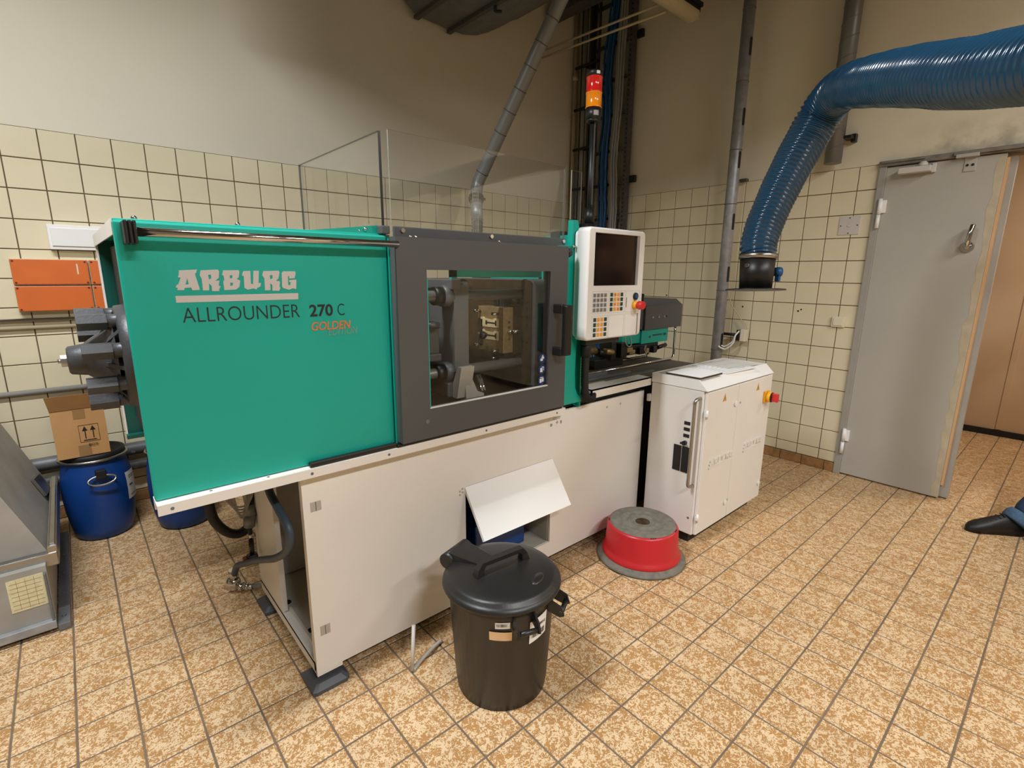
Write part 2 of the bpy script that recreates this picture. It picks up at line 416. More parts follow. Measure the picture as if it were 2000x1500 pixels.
# wall on the left side of the picture (y = 0), facing the camera
g = MB()
g.box(XL-.2, .2, .004, .25, -.1, ZT); g.box(XL-.2, .2, 0, .25, ZT, H)
g.cur = 1; g.add([(XL, 0.0039, 0), (0, .0039, 0), (0, .0039, ZT), (XL, .0039, ZT)], [(0, 1, 2, 3)])
wl = struct('wall_left', g, [M['plaster'], M['grout_wall']])
cells = []
T = .005
for c in range(-26, 27):
    for r in range(14):
        x0 = -4.129+.153*c+T/2; x1 = x0+.153-T; z1 = ZT-.153*r-T/2; z0 = max(z1-.153+T, .074)
        x1 = min(x1, -.001); x0 = max(x0, XL)
        if r == 13: z0 = .074
        if x1-x0 > .01: cells.append((x0, x1, z0, z1))
lay_tiles(wl, cells, lambda u, v, w: Vector((u, .0038-w, v)), .0055, M['tile'])
# wall on the right side (x = 0) with the door
DY0, DY1 = -2.715, -4.35
g = MB()
g.box(.004, .16, DY0, .2, -.1, ZT); g.box(0, .16, DY0, .2, ZT, H); g.box(0, .16, DY1, DY0, ZT+.012, H); g.box(.004, .16, YF, DY1, -.1, ZT); g.box(0, .16, YF, DY1, ZT, H)
g.cur = 1; g.add([(.0039, 0, 0), (.0039, DY0, 0), (.0039, DY0, ZT), (.0039, 0, ZT)], [(0, 1, 2, 3)]); g.add([(.0039, DY1, 0), (.0039, YF, 0), (.0039, YF, ZT), (.0039, DY1, ZT)], [(0, 1, 2, 3)])
wr = struct('wall_right', g, [M['plaster_b'], M['grout_wall']])
cells = []
for c in range(-5, 58):
    for r in range(14):
        y1 = -.7633-.153*c-T/2; y0 = y1-.153+T; z1 = ZT-.153*r-T/2; z0 = z1-.153+T
        if r == 13: z0 = .074
        if y0 < DY0 and y1 > DY0: y0 = DY0
        if y1 <= DY0+.001 and y0 > DY1: continue
        if y1 > DY1 > y0: y1 = DY1
        y1 = min(y1, -.001)
        if y1-y0 > .012 and y0 > YF: cells.append((y0, y1, z0, z1))
lay_tiles(wr, cells, lambda u, v, w: Vector((.0038-w, u, v)), .0055, M['tile'])
# brown base tiles
bl = struct('baseboard_left', MB().box(XL, 0, -.006, .003, 0, .072), M['grout_wall'])
lay_tiles(bl, [(-4.18+.157*i+.002, -4.18+.157*(i+1)-.002, .002, .07) for i in range(-24, 26)], lambda u, v, w: Vector((u, -.006-w, v)), .006, M['base_tile'])
br = struct('baseboard_right', MB().box(-.006, .003, DY0, 0, 0, .072), M['grout_wall'])
lay_tiles(br, [(max(-2.4906-.157*(i+1)+.002, DY0), min(-2.4906-.157*i-.002, -.02), .002, .07) for i in range(-16, 2)], lambda u, v, w: Vector((-.006-w, u, v)), .006, M['base_tile'])
struct('wall_back', MB().box(XL-.2, XL, YF-.2, .2, -.1, H), M['roomfar'])
struct('wall_front', MB().box(XL-.2, .2, YF-.2, YF, -.1, H), M['roomfar'])
struct('ceiling', MB().box(XL-.2, .2, YF-.2, .25, H, H+.1), M['ceil'])
# hall beyond the door
g = MB().box(2.15, 2.3, -6.2, -.9, .055, 2.75)
g.box(2.144, 2.15, -3.42, -3.38, .06, 2.7)
hw = struct('wall_hall', g, M['hall'])
struct('baseboard_hall', MB().box(2.13, 2.3, -6.2, -.9, 0, .055), M['dark'])
struct('wall_hall_left', MB().box(.16, 2.3, -1.0, -.9, 0, 2.75), M['hall'])
struct('wall_hall_right', MB().box(.16, 2.3, -6.3, -6.2, 0, 2.75), M['hall'])
struct('ceiling_hall', MB().box(.1, 2.3, -6.3, -.9, 2.7, 2.8), M['ceil'])

# door
d1 = thing('door_1', 'grey steel door leaf in tiled right wall', 'door', (0, -3.03, 0)); del d1['category']; d1['kind'] = 'structure'
MB().box(-.012, .028, -2.757, -3.322, .012, 2.112, .002).build('door_leaf', M['doorgrey'], d1)
g = MB(); random.seed(21); yy = [-3.285+random.uniform(-.012, .012) for _ in range(40)]; g.prism([(-3.32, .02), (-3.32, 2.10)]+[(yy[i], 2.10-2.08*i/39) for i in range(40)], -.0128, -.012, 'yz'); g.build('worn_edge', M['worn'], d1, label='worn beige strip along the closing edge')
MB().box(-.008, .03, -3.323, -3.336, .1, 2.09).build('door_seal', M['seal'], d1)
MB().box(.028, .07, -3.30, -3.366, .012, 2.10).build('rebate_strip', M['doorframe'], d1)
t1 = struct('trim_1', MB().box(-.02, .16, -2.757, DY0, 0, 2.13, .003).box(-.014, -.002, -2.722, DY0, 0, 2.14), M['doorframe'])
g = MB().box(-.03, .16, DY0+.004, DY1, 2.118, 2.152, .004)
g.box(-.04, -.02, -2.73, -2.95, 2.136, 2.15).box(-.045, -.02, -3.09, DY1, 2.128, 2.146)
struct('trim_2', g, M['grime'])
struct('trim_3', MB().box(-.02, .16, DY1, DY1+.045, 0, 2.13, .003), M['doorframe'])
# hinges
for z in (1.82, .25):
    h = MB().cyl((-.03, -2.752, z-.085), (-.03, -2.752, z+.0), .0115).cyl((-.03, -2.752, z+.003), (-.03, -2.752, z+.10), .0115)
    h.box(-.028, -.012, -2.785, -2.752, z+.01, z+.09, .002)
    h.build('hinge', M['white2'], d1)
# door closer
g = MB().box(-.075, -.018, -2.83, -2.995, 2.055, 2.09, .004).box(-.03, -.013, -2.99, -3.012, 2.05, 2.105, .003)
g.cyl((-.05, -2.95, 2.09), (-.05, -2.95, 2.108), .024, n=24); g.cyl((-.05, -2.95, 2.108), (-.05, -2.95, 2.116), .017, n=24)
g.build('door_closer', M['plate'], d1)
g = MB().box(-.018, -.012, -3.14, -3.195, 2.035, 2.13, .002).box(-.05, -.014, -3.10, -3.205, 2.112, 2.132, .003); gb = g.build('lock_plate', M['doorgrey'], d1)
MB().cyl((-.021, -3.155, 2.07), (-.017, -3.155, 2.07), .007).cyl((-.021, -3.18, 2.07), (-.017, -3.18, 2.07), .007).build('screw', M['dark'], gb)
g = MB().cyl((-.012, -3.225, 1.60), (-.024, -3.225, 1.60), .034, .030, n=28)
g.tube(spline([(-.02, -3.225, 1.60), (-.055, -3.228, 1.605), (-.072, -3.231, 1.63), (-.072, -3.235, 1.68), (-.06, -3.24, 1.725)]), .014, rad=None)
g.build('door_handle', M['chrome'], d1, label='chrome lever turned upward')
# soot stain plate above door is paint wear in the plaster: small flat pieces left out

# ------------------------------------------------------------------ wall fittings, right wall
t = thing('cover_plate', 'square grey metal cover plate with five screws on tiles beside the door', 'plate', (-.002, -2.585, 1.765))
MB().box(-.002, -.007, -2.523, -2.648, 1.703, 1.825, .0015).build('plate', M['plate'], t)
for dy, dz in ((0, .05), (0, -.05), (.05, 0), (-.05, 0)): MB().cyl((-.007, -2.585+dy, 1.764+dz), (-.0085, -2.585+dy, 1.764+dz), .004, n=10).build('screw', M['dark'], t)
MB().cyl((-.007, -2.585, 1.764), (-.010, -2.585, 1.764), .012, .010).build('boss', M['plate'], t)
t = thing('light_switch', 'small ivory rocker light switch low on tiles left of the door', 'switch', (-.002, -2.607, 1.105))
MB().box(-.002, -.022, -2.566, -2.65, 1.068, 1.142, .004).build('frame', M['ivory'], t)
MB().box(-.022, -.028, -2.578, -2.638, 1.08, 1.13, .003).build('rocker', M['ivory'], t)
# scars on tiles
g = MB()
for (y, z, r) in ((-1.205, 1.24, .007), (-1.91, 1.175, .007), (-2.33, 1.165, .007), (-2.35, 1.177, .006)): g.cyl((-.001, y, z), (-.0025, y, z), r, n=10)
g.build('plugged_hole', M['dark'], wr)

# vertical galvanised pipe on stand off clamp with slots
t = thing('support_pipe', 'tall slotted galvanised pipe standing on floor behind white control cabinet', 'pipe', (-.13, -1.79, 0))
px, py = -.13, -1.79
MB().cyl((px, py, 0), (px, py-.0, H), .043, n=28).build('pipe', M['galv'], t)
for z in (.82, 1.30, 1.96, 2.35, 2.82, 3.3): MB().cyl((px, py, z), (px, py, z+.006), .0455, n=28).build('band', M['galvdark'], t)
dv = Vector((CAM.x-px, CAM.y-py, 0)).normalized(); ang = math.atan2(dv.y, dv.x)+math.radians(-38)
sd = Vector((math.cos(ang+0), math.sin(ang+0), 0))
ang2 = math.atan2(CAM.y-py, CAM.x-px)+math.radians(48); sd = Vector((math.cos(ang2), math.sin(ang2), 0)); sp = Vector((-sd.y, sd.x, 0))
for z in (.90, 1.43, 1.83, 2.28, 2.58, 3.05):
    g = MB(); c0 = Vector((px, py, z))
    vs = []
    for k in range(16):
        a = 2*pi*k/16; vs.append((.011*math.cos(a), (.05 if math.sin(a) > 0 else -.05)+.011*math.sin(a)))
    pl = [c0+sd*.0425+sp*v[0]+Vector((0, 0, v[1])) for v in vs]; pl2 = [c0+sd*.0445+sp*v[0]+Vector((0, 0, v[1])) for v in vs]
    g.add(pl+pl2, [tuple(range(16, 32))]+[(i, (i+1) % 16, 16+(i+1) % 16, 16+i) for i in range(16)])
    g.build('slot', M['dark'], t)
g = MB().box(0, -.10, -1.80, -1.81, 2.138, 2.152).box(-.06, -.02, -1.81, -1.862, 2.135, 2.155, .003); g.build('wall_clamp', M['darkrail'], t)
t = thing('power_socket', 'ivory socket in black frame fixed on bracket beside slotted pipe', 'socket', (-.05, -1.95, .95))
MB().box(-.112, -.03, -1.955, -1.93, .91, .995, .004).cyl((-.10, -1.93, .955), (-.11, -1.83, .955), .012).build('socket_frame', M['black'], t)
MB().box(-.10, -.035, -1.955, -1.995, .905, 1.0, .004).build('socket_body', M['ivory'], t)
MB().box(-.03, -.001, -1.945, -1.975, .93, .975, .003).build('bracket', M['black'], t)
g = MB().tube(spline([(-.12, -1.955, .985), (-.145, -1.94, .95), (-.15, -1.93, .89), (-.16, -1.88, .84), (-.17, -1.845, .845), (-.178, -1.825, .86)]), .006)
g.tube(spline([(-.115, -1.955, .99), (-.135, -1.935, .95), (-.145, -1.92, .90), (-.155, -1.87, .86), (-.17, -1.845, .865)]), .005)
g.build('power_cord', M['white2'], t)
g = MB().tube(spline([(-.11, -1.83, 1.29), (-.09, -1.86, 1.19), (-.07, -1.93, 1.09), (-.06, -1.985, 1.0)]), .004)
tag(g.build('thin_cable', M['wallpipe']), 'thin beige cable slanting from slotted pipe down to ivory socket', 'cord')

# spiral round duct hanging on right wall
t = thing('round_duct', 'grey spiral round duct hanging on right wall above blue hose', 'duct', (-.1, -2.475, 2.17))
dx, dy = -.085, -2.455
MB().cyl((dx, dy, 2.17), (dx, dy, H), .052, n=28).build('duct_pipe', M['pipegrey'], t)
pts = [(dx+.053*math.cos(a/12*2*pi), dy+.053*math.sin(a/12*2*pi), 2.2+.11*a/12) for a in range(0, 12*16)]
MB().tube(pts, .0025, n=5).build('spiral_seam', M['galvdark'], t)
MB().box(-.10, -.01, -2.50, -2.55, 2.315, 2.335, .002).box(-.04, 0, -2.53, -2.56, 2.30, 2.35, .002).build('duct_clamp', M['black'], t)

# ------------------------------------------------------------------ cable tray and risers in the corner
t = thing('cable_ladder', 'dark vertical cable ladder on right wall next to the corner', 'cable tray', (-.05, -.5, 0))
for y in (-.26, -.72):
    g = MB().box(-.085, -.025, y-.02, y+.02, .0, H); g.build('side_rail', M['darkrail'], t)
    if y < -.5:
        h = MB(); 
        for i in range(60): h.box(-.087, -.085, y-.006, y+.006, 1.55+.04*i, 1.565+.04*i)
        h.build('perforation', M['dark'], t, kind='stuff')
for z in (1.66, 1.95, 2.26, 2.56, 2.87, 3.17, 3.47, 3.8):
    MB().box(-.072, -.05, -.72, -.26, z-.012, z+.012).build('rung', M['darkrail'], t)
for z in (2.29, 3.49): MB().box(-.03, -.0, -.735, -.80, z-.03, z+.03, .002).cyl((-.031, -.765, z), (-.029, -.765, z), .008, n=8).build('wall_bracket', M['dark'], t)
def bundle(path, n, R, r, m, name, label, seed):
    random.seed(seed); t = thing(name, label, 'cables', path[0])
    for i in range(n):
        a = 2*pi*random.random(); q = R*math.sqrt((i+.5)/n); ox, oy = q*math.cos(a)*.5, q*math.sin(a)
        pts = [(p[0]+ox*(.8+.4*random.random()), p[1]+oy*(.85+.3*random.random()), p[2]) for p in spline(path, 4)]
        MB().tube(pts, r, n=6).build('cable', m, t)
    return t
bundle([(-.105, -.60, 4.0), (-.105, -.525, 3.5), (-.105, -.50, 3.2), (-.105, -.515, 2.9), (-.105, -.49, 2.5), (-.105, -.50, 2.2), (-.105, -.51, 1.9), (-.10, -.51, 1.0), (-.10, -.51, .5)], 18, .055, .0105, M['bluecable'], 'blue_cable_bundle', 'thick bundle of blue cables running down the dark cable ladder', 3)
bundle([(-.10, -.655, 4.0), (-.10, -.63, 3.5), (-.10, -.62, 2.9), (-.10, -.595, 2.5), (-.10, -.61, 2.2), (-.10, -.62, 1.9), (-.10, -.62, 1.0), (-.1, -.62, .5)], 14, .045, .009, M['greycable'], 'grey_cable_bundle', 'bundle of grey cables running down right side of the dark cable ladder', 5)
random.seed(11)
for i, (x, y, r, m, lab) in enumerate([
    (-.05, -.045, .022, 'wallpipe', 'beige painted riser pipe tucked into the room corner'),
    (-.06, -.135, .010, 'dark', 'thin black riser pipe between beige corner pipe and grey conduit'),
    (-.09, -.195, .024, 'cablepipe', 'grey vertical conduit left of the signal light, thickest beside the ladder'),
    (-.10, -.275, .012, 'darkrail', 'thin dark conduit just right of the thick grey conduit'),
    (-.12, -.33, .011, 'dark', 'black conduit running behind the red and amber signal light'),
    (-.11, -.385, .012, 'darkrail', 'dark conduit immediately left of the blue cable bundle')]):
    o = MB().cyl((x, y, 0), (x, y, H), r, n=14)
    if i == 0: o.cyl((x, y, 3.28), (x, y, 3.33), r*1.35, n=14)
    tag(o.build('riser_pipe', M[m]), lab, 'pipe', 'riser pipes in the corner')
t = thing('pipe_clamps', 'dark clamp bars holding the corner riser pipes to the wall', 'clamp', (-.05, -.3, 2))
for z in (1.9, 2.25, 2.62, 2.98, 3.35): MB().box(-.145, -.12, -.12, -.40, z-.011, z+.011, .002).box(-.13, 0, -.225, -.24, z-.01, z+.01).build('clamp_bar', M['dark'], t)

# ------------------------------------------------------------------ overhead things
o = MB().cyl((-.49, -.0, 3.44), (-.49, -1.33, 3.395), .009).build('hanging_rod', M['wallpipe']); tag(o, 'upper of two thin rods crossing to the lamp near the ceiling', 'rod', 'rods by the lamp')
o = MB().cyl((-.49, -.0, 3.385), (-.49, -1.33, 3.33), .009).build('hanging_rod', M['wallpipe']); tag(o, 'lower of two thin rods crossing to the lamp near the ceiling', 'rod', 'rods by the lamp')
t = thing('fluorescent_lamp', 'dusty beige tube lamp fixture hanging near the corner cable ladder', 'lamp', (-.9, -1.4, 3.3))
g = MB(); n = 14; P = []
for k in range(n+1):
    a = pi+pi*k/n; P.append((-1.40+.065*math.cos(a), 3.365+.055*math.sin(a)))
g.prism(P, -1.5, -.25, 'yz'); g.build('diffuser', M['diffuser'], t)
MB().box(-1.5, -.22, -1.345, -1.455, 3.365, 3.40, .004).box(-1.5, -.21, -1.33, -1.47, 3.40, 3.43, .004).build('housing', M['dark'], t)
g = MB().box(-.25, -.215, -1.35, -1.45, 3.32, 3.385, .008); g.build('end_cap', M['diffuser'], t)
MB().cyl((-.5, -1.4, 3.42), (-.5, -1.4, H), .006).cyl((-1.3, -1.4, 3.42), (-1.3, -1.4, H), .006).build('hanger', M['dark'], t)
t = thing('ceiling_duct', 'large dark rectangular duct with flanges and rounded end above the pipe', 'duct', (-1.5, -.6, 3.3))
pf = [(-1.84, 3.325), (-1.538, 3.313), (-1.40, 3.318), (-1.27, 3.35), (-1.15, 3.405), (-1.02, 3.48), (-.90, 3.56), (-.82, 3.60), (-.80, 4.0), (-2.9, 4.0), (-2.75, 3.93)]
MB().prism(pf, -.04, -3.9, 'xz').build('duct_body', M['galvdark'], t)  # run lengthened out of view to block lamp light
MB().box(-1.86, -1.82, -.03, -3.9, 3.30, 3.325, .002).build('flange', M['darkrail'], t)
MB().box(-1.56, -1.525, -.03, -3.9, 3.285, 3.313, .002).build('flange', M['darkrail'], t)
g = MB().cyl((-1.545, -.62, 3.25), (-1.545, -.62, 3.31), .012, n=10).cyl((-1.545, -.62, 3.25), (-1.51, -.65, 3.25), .01, n=10); g.build('flange_bolt', M['dark'], t)
o = MB().box(-.47, -.33, -.06, -2.0, 3.70, 3.78, .004).build('steel_channel', M['darkrail']); tag(o, 'dark steel channel running under ceiling above the cable ladder', 'beam')
t = thing('light_blocker', 'square duct-shaped light blocker added under ceiling left of the flanged duct', 'duct', (-3.2, -2.3, 3.05))
MB().box(-3.45, -2.95, -.75, -3.9, 3.02, 3.5, .005).build('duct_body', M['galvdark'], t)  # unseen duct-like box added to cast shade on the left wall
MB().box(-3.3, -3.28, -1.2, -1.22, 3.5, H).box(-3.3, -3.28, -3.7, -3.72, 3.5, H).build('hanger', M['dark'], t)
t = thing('cross_light_blocker', 'long square light blocker added under ceiling in front of the lit lamps', 'duct', (-3.5, -5.0, 3.31))
MB().box(-7.9, -2.2, -5.15, -4.85, 3.31, 3.6, .005).build('duct_body', M['galvdark'], t)  # unseen box added to keep lamp light off the upper walls
MB().box(-5.0, -4.98, -5.01, -4.99, 3.6, H).box(-2.6, -2.58, -5.01, -4.99, 3.6, H).build('hanger', M['dark'], t)
# diagonal pipe with dark ribbed hose
t = thing('suction_pipe', 'slanted grey metal pipe dropping from ceiling behind clear guard box', 'pipe', (-2.1, -1.12, 1.2))
a = Vector((-2.085, -1.12, 1.99)); b = Vector((-1.925, -1.73, 2.96)); b2 = b+(b-a)*((3.312-b.z)/(b.z-a.z))
pts = [a+(b2-a)*(i/10) for i in range(11)]
MB().tube([(-2.128, -1.15, 1.84), (-2.115, -1.13, 1.90), (-2.10, -1.115, 1.94), (-2.088, -1.118, 1.985)]+pts[1:], .038, n=24).build('pipe', M['pipegrey'], t)
dd = (b2-a).normalized()
for i in range(11):
    p = a+dd*(.05+.125*i); MB().tube([p, p+dd*.005], .0405, n=24).build('seam_ring', M['darkrail'], t)
MB().cyl((-2.125, -1.143, 1.862), (-2.117, -1.135, 1.892), .046, n=24).box(-2.17, -2.06, -1.155, -1.125, 1.87, 1.885).build('clamp', M['black'], t)
MB().cyl((-2.13, -1.16, 1.74), (-2.128, -1.15, 1.85), .036, n=24).build('sleeve', M['galv'], t)
pts = [Vector((-2.13-.02*i/90, -1.16-.02*i/90, 1.75-.95*i/90)) for i in range(91)]
MB().tube(pts, .034, n=18, rad=[.033 if k % 2 else .037 for k in range(91)]).build('ribbed_hose', M['midgrey'], t)

# ------------------------------------------------------------------ big blue extraction hose
t = thing('extraction_hose', 'large ribbed blue extraction hose curving down to black nozzle', 'hose', (-1.9, -2.83, 1.4))
cp = spline([(-1.893, -2.81, 1.50), (-1.878, -2.80, 1.555), (-1.84, -2.80, 1.64), (-1.775, -2.818, 1.78), (-1.715, -2.84, 1.90), (-1.668, -2.865, 2.0), (-1.655, -2.90, 2.085), (-1.70, -2.965, 2.135), (-1.80, -3.045, 2.125), (-1.93, -3.13, 2.085), (-2.08, -3.235, 2.035), (-2.24, -3.36, 1.975), (-2.41, -3.51, 1.905), (-2.60, -3.70, 1.85), (-2.8, -3.95, 1.86), (-3.0, -4.22, 1.98), (-3.15, -4.45, 2.35), (-3.2, -4.55, 2.9), (-3.2, -4.6, 3.5), (-3.2, -4.6, 4.04)], 30)
# resample evenly
L = [0]
for i in range(1, len(cp)): L.append(L[-1]+(cp[i]-cp[i-1]).length)
tot = L[-1]; N = 1800; pts = []; j = 0
for i in range(N+1):
    s = tot*i/N
    while j < len(L)-2 and L[j+1] < s: j += 1
    f = (s-L[j])/max(1e-9, L[j+1]-L[j]); pts.append(cp[j].lerp(cp[j+1], f))
PITCH = .019
rad = []
for i in range(N+1):
    s = tot*i/N; R = .073+.008*min(1, s/.4)+.006*math.exp(-((s-.62)/.16)**2)
    rad.append(R-.009*abs(math.sin(pi*s/PITCH))**1.2 if True else R)
MB().tube(pts, .08, n=40, rad=rad).build('hose', M['hose'], t)
MB().cyl((-1.893, -2.81, 1.49), (-1.891, -2.809, 1.512), .076, n=40).build('hose_clamp', M['steel'], t)
g = MB().cyl((-1.905, -2.818, 1.367), (-1.893, -2.81, 1.50), .064, .070, n=40)
g.cyl((-1.906, -2.819, 1.3625), (-1.9058, -2.8188, 1.3665), .118, n=48)
g.build('nozzle', M['black'], t)
g = MB().cyl((-1.97, -2.80, 1.465), (-1.955, -2.80, 1.465), .009); g.build('bolt', M['chrome'], t)
g = MB().cyl((-1.845, -2.865, 1.44), (-1.825, -2.885, 1.44), .018).box(-1.84, -1.82, -2.885, -2.865, 1.40, 1.46, .004); g.build('damper_knob', M['bluecable'], t)

# ------------------------------------------------------------------ left wall fittings
def obox(x0, x1, z0, z1, lab):
    t = thing('junction_box', lab, 'box', ((x0+x1)/2, -.003, z0), 'orange junction boxes on the left wall')
    MB().box(x0, x1, -.055, -.002, z0, z1, .004).build('box_body', M['ivory'], t)
    MB().box(x0+.002, x1-.002, -.066, -.055, z0+.004, z1-.002, .003).build('box_cover', M['orange'], t)
    g = MB()
    for a in (x0+.012, x1-.012):
        for b in (z0+.013, z1-.012): g.cyl((a, -.066, b), (a, -.068, b), .005, n=8)
    g.build('cover_screw', M['screwdark'], t); return t
obox(-4.327, -4.014, 1.342, 1.478, 'wide orange junction box, upper left of four, pale scratch on its cover')
obox(-4.010, -3.72, 1.342, 1.478, 'orange junction box, upper right of four, partly behind green guard')
obox(-4.327, -4.014, 1.202, 1.338, 'wide orange junction box, lower left of four')
obox(-4.010, -3.72, 1.202, 1.338, 'orange junction box, lower right of four, partly behind green guard')
MB().box(-4.064, -4.058, -.0665, -.067, 1.40, 1.455).build('scratch', M['ivory'], bpy.data.objects['junction_box'])
t = thing('cable_trunking', 'white plastic trunking box on tiles above orange junction boxes', 'trunking', (-4.0, -.003, 1.53))
MB().box(-4.158, -3.6, -.05, -.002, 1.53, 1.66, .003).build('trunking_base', M['white2'], t)
MB().box(-4.146, -3.6, -.058, -.05, 1.548, 1.643, .002).build('trunking_lid', M['white2'], t)
for z0, r, m, lab in ((1.157, .009, 'steel', 'upper thin steel conduit running along left wall tiles'), (1.117, .010, 'wallpipe', 'thin beige conduit just below steel conduit on left wall tiles'), (.765, .014, 'cablepipe', 'grey conduit behind the cardboard box on left wall tiles')):
    g = MB().cyl((XL, -.022, z0), (-3.2 if z0 < 1 else -4.105+.06*(z0 < 1.13), -.022, z0), r, n=14)
    tag(g.build('wall_conduit', M[m]), lab, 'pipe', 'conduits on the left wall')
for z0, y0, r, lab in ((.365, -.075, .036, 'thick grey heating pipe, upper of two low on left wall behind drums'), (.26, -.075, .030, 'thick dark heating pipe, lower of two low on left wall behind drums')):
    g = MB().cyl((XL, y0, z0), (-.3, y0, z0), r, n=20)
    for x in (-4.9, -3.95, -2.5, -1.2): g.box(x-.01, x+.01, y0-r-.002, -.004, z0-r*.5, z0-r*.2)
    tag(g.build('heating_pipe', M['galvdark' if z0 > .3 else 'darkrail']), lab, 'pipe', 'heating pipes along the left wall')
t = thing('wall_socket', 'small cream socket on left wall tiles seen through clear guard', 'socket', (-2.83, -.002, 1.74))
bpy.context.view_layer.update()
MB().box(-2.33, -2.26, -.02, -.002, 1.715, 1.785, .003).build('socket_plate', M['ivory'], t)
MB().box(-2.31, -2.285, -.024, -.02, 1.74, 1.765, .002).build('socket_hole', M['dark'], t)

# ------------------------------------------------------------------ galvanised hood lower left
t = thing('duct_hood', 'galvanised sheet metal duct hood on floor at left picture edge', 'duct', (-4.7, -.8, 0))
MB().box(-5.3, -4.335, -1.235, -.30, .045, .285).build('lower_box', M['galvhood'], t)
g = MB(); vs = [(-5.3, -1.17, .315), (-4.326, -1.17, .315), (-4.326, -.33, .315), (-5.3, -.33, .315), (-5.7, -1.17, 1.35), (-4.70, -1.17, 1.35), (-4.70, -.33, 1.35), (-5.7, -.33, 1.35)]
g.add(vs, [(0, 1, 5, 4), (1, 2, 6, 5), (2, 3, 7, 6), (3, 0, 4, 7), (4, 5, 6, 7), (0, 3, 2, 1)]); g.build('sloped_hood', M['galvhood'], t)
g = MB().box(-5.3, -4.295, -1.205, -1.175, .262, .318, .004).box(-4.325, -4.293, -1.2, -.29, .275, .345, .003).box(-4.318, -4.298, -1.185, -.295, .30, .352, .003); g.build('flange', M['steel'], t)
g = MB().box(-5.3, -4.335, -1.262, -1.235, .02, .055, .003); g.build('bottom_flange', M['galv'], t)
g = MB().box(-4.333, -4.295, -1.26, -.30, .0, .03, .002).box(-4.345, -4.338, -1.26, -.30, .03, .26); 
for y in (-1.2, -1.0, -.8, -.6): g.cyl((-4.314, y, .03), (-4.314, y, .037), .008, n=6)
g.build('floor_rail', M['galvdark'], t)
g = MB().box(-4.452, -4.347, -1.2365, -1.235, .125, .26); lb = g.build('rating_label', M['paperlabel'], t, label='yellowed rating label')
g = MB()
for i in range(7): g.box(-4.445, -4.355, -1.2372, -1.2365, .135+.018*i, .136+.018*i)
g.box(-4.40, -4.399, -1.2372, -1.2365, .13, .255).box(-4.425, -4.424, -1.2372, -1.2365, .13, .255).box(-4.375, -4.374, -1.2372, -1.2365, .13, .255); g.build('print', M['tape'], lb)
# small bracket plate on the slope of the right face
def hoodp(y, z): return Vector((-4.326-(z-.315)*.374/1.035+.003, y, z))
g = MB(); P = [hoodp(-.62, .36), hoodp(-.44, .33), hoodp(-.44, .42), hoodp(-.62, .45)]; nrm = Vector((1, 0, .36)).normalized()*.012
g.add(P+[p+nrm for p in P], [(0, 1, 2, 3), (7, 6, 5, 4), (0, 4, 5, 1), (1, 5, 6, 2), (2, 6, 7, 3), (3, 7, 4, 0)]); g.build('bracket_plate', M['steel'], t)

# ------------------------------------------------------------------ drums
def drum(cx, cy, rot, label, latch=True, lab=True):
    t = thing('plastic_drum', label, 'drum', (cx, cy, 0), 'blue drums by the left wall')
    prof = [(0, 0), (.112, 0), (.126, .012), (.138, .06), (.152, .16), (.156, .24), (.154, .32), (.146, .38), (.137, .42), (.136, .455), (0, .455)]
    MB().lathe(prof, (cx, cy, 0), n=40).build('drum_body', M['blue'], t)
    MB().lathe([(.134, .452), (.14, .456), (.138, .478), (.128, .48), (.118, .468), (.04, .465), (0, .465)], (cx, cy, 0), n=40).build('lid', M['rubber'], t)
    a = [(cx+.143*math.cos(2*pi*i/40), cy+.143*math.sin(2*pi*i/40), .448) for i in range(41)]
    MB().tube(a, .008, n=8, cap=False).build('clamp_ring', M['steel'], t)
    if latch:
        R = Matrix.Translation((cx, cy, 0)) @ Matrix.Rotation(rot, 4, 'Z')
        g = MB().box(.145, .172, -.022, .022, .355, .405, .005, M=R); g.build('latch', M['dark'], t)
        pts = [R @ Vector((.163+.012*(1-math.cos(q)) , .058*math.sin(q)*1.0, .375-.0225*(1-math.cos(q)))) for q in [2*pi*i/28 for i in range(29)]]
        MB().tube(pts, .0055, n=8, cap=False).build('bail_handle', M['steel'], t)
    if lab:
        R = Matrix.Translation((cx, cy, 0)) @ Matrix.Rotation(rot+1.13, 4, 'Z'); g = MB(); n = 8
        zz = [.19, .25, .31, .345]; rz = [.1545, .1572, .1558, .1523]; vs = []
        for z, rd in zip(zz, rz):
            for k in range(n+1):
                a = -.38+.76*k/n; vs.append(R @ Vector(((rd+.0012)*math.cos(a), (rd+.0012)*math.sin(a), z)))
        fs = [(j*(n+1)+k, j*(n+1)+k+1, (j+1)*(n+1)+k+1, (j+1)*(n+1)+k) for j in range(3) for k in range(n)]
        g.add(vs, fs, True); lo = g.build('drum_label', M['sticker'], t, label='white paper label')
        g = MB()
        for z, w in ((.32, .06), (.31, .05), (.27, .03), (.265, .03), (.21, .05)):
            vs = []
            for zz_ in (z, z+.004):
                for k in range(5):
                    a = -.30+ (w/.155)*k/4; vs.append(R @ Vector((.1598*math.cos(a), .1598*math.sin(a), zz_)))
            g.add(vs, [(k, k+1, k+6, k+5) for k in range(4)])
        g.build('print', M['ink'], lo)
    return t
camdir = math.atan2(CAM.y+.36, CAM.x+4.15)
drum(-4.135, -.355, camdir+.10, 'blue plastic drum under the cardboard box by left wall')
drum(-3.775, -.50, camdir+.6, 'blue plastic drum half hidden behind green guard', latch=False, lab=False)
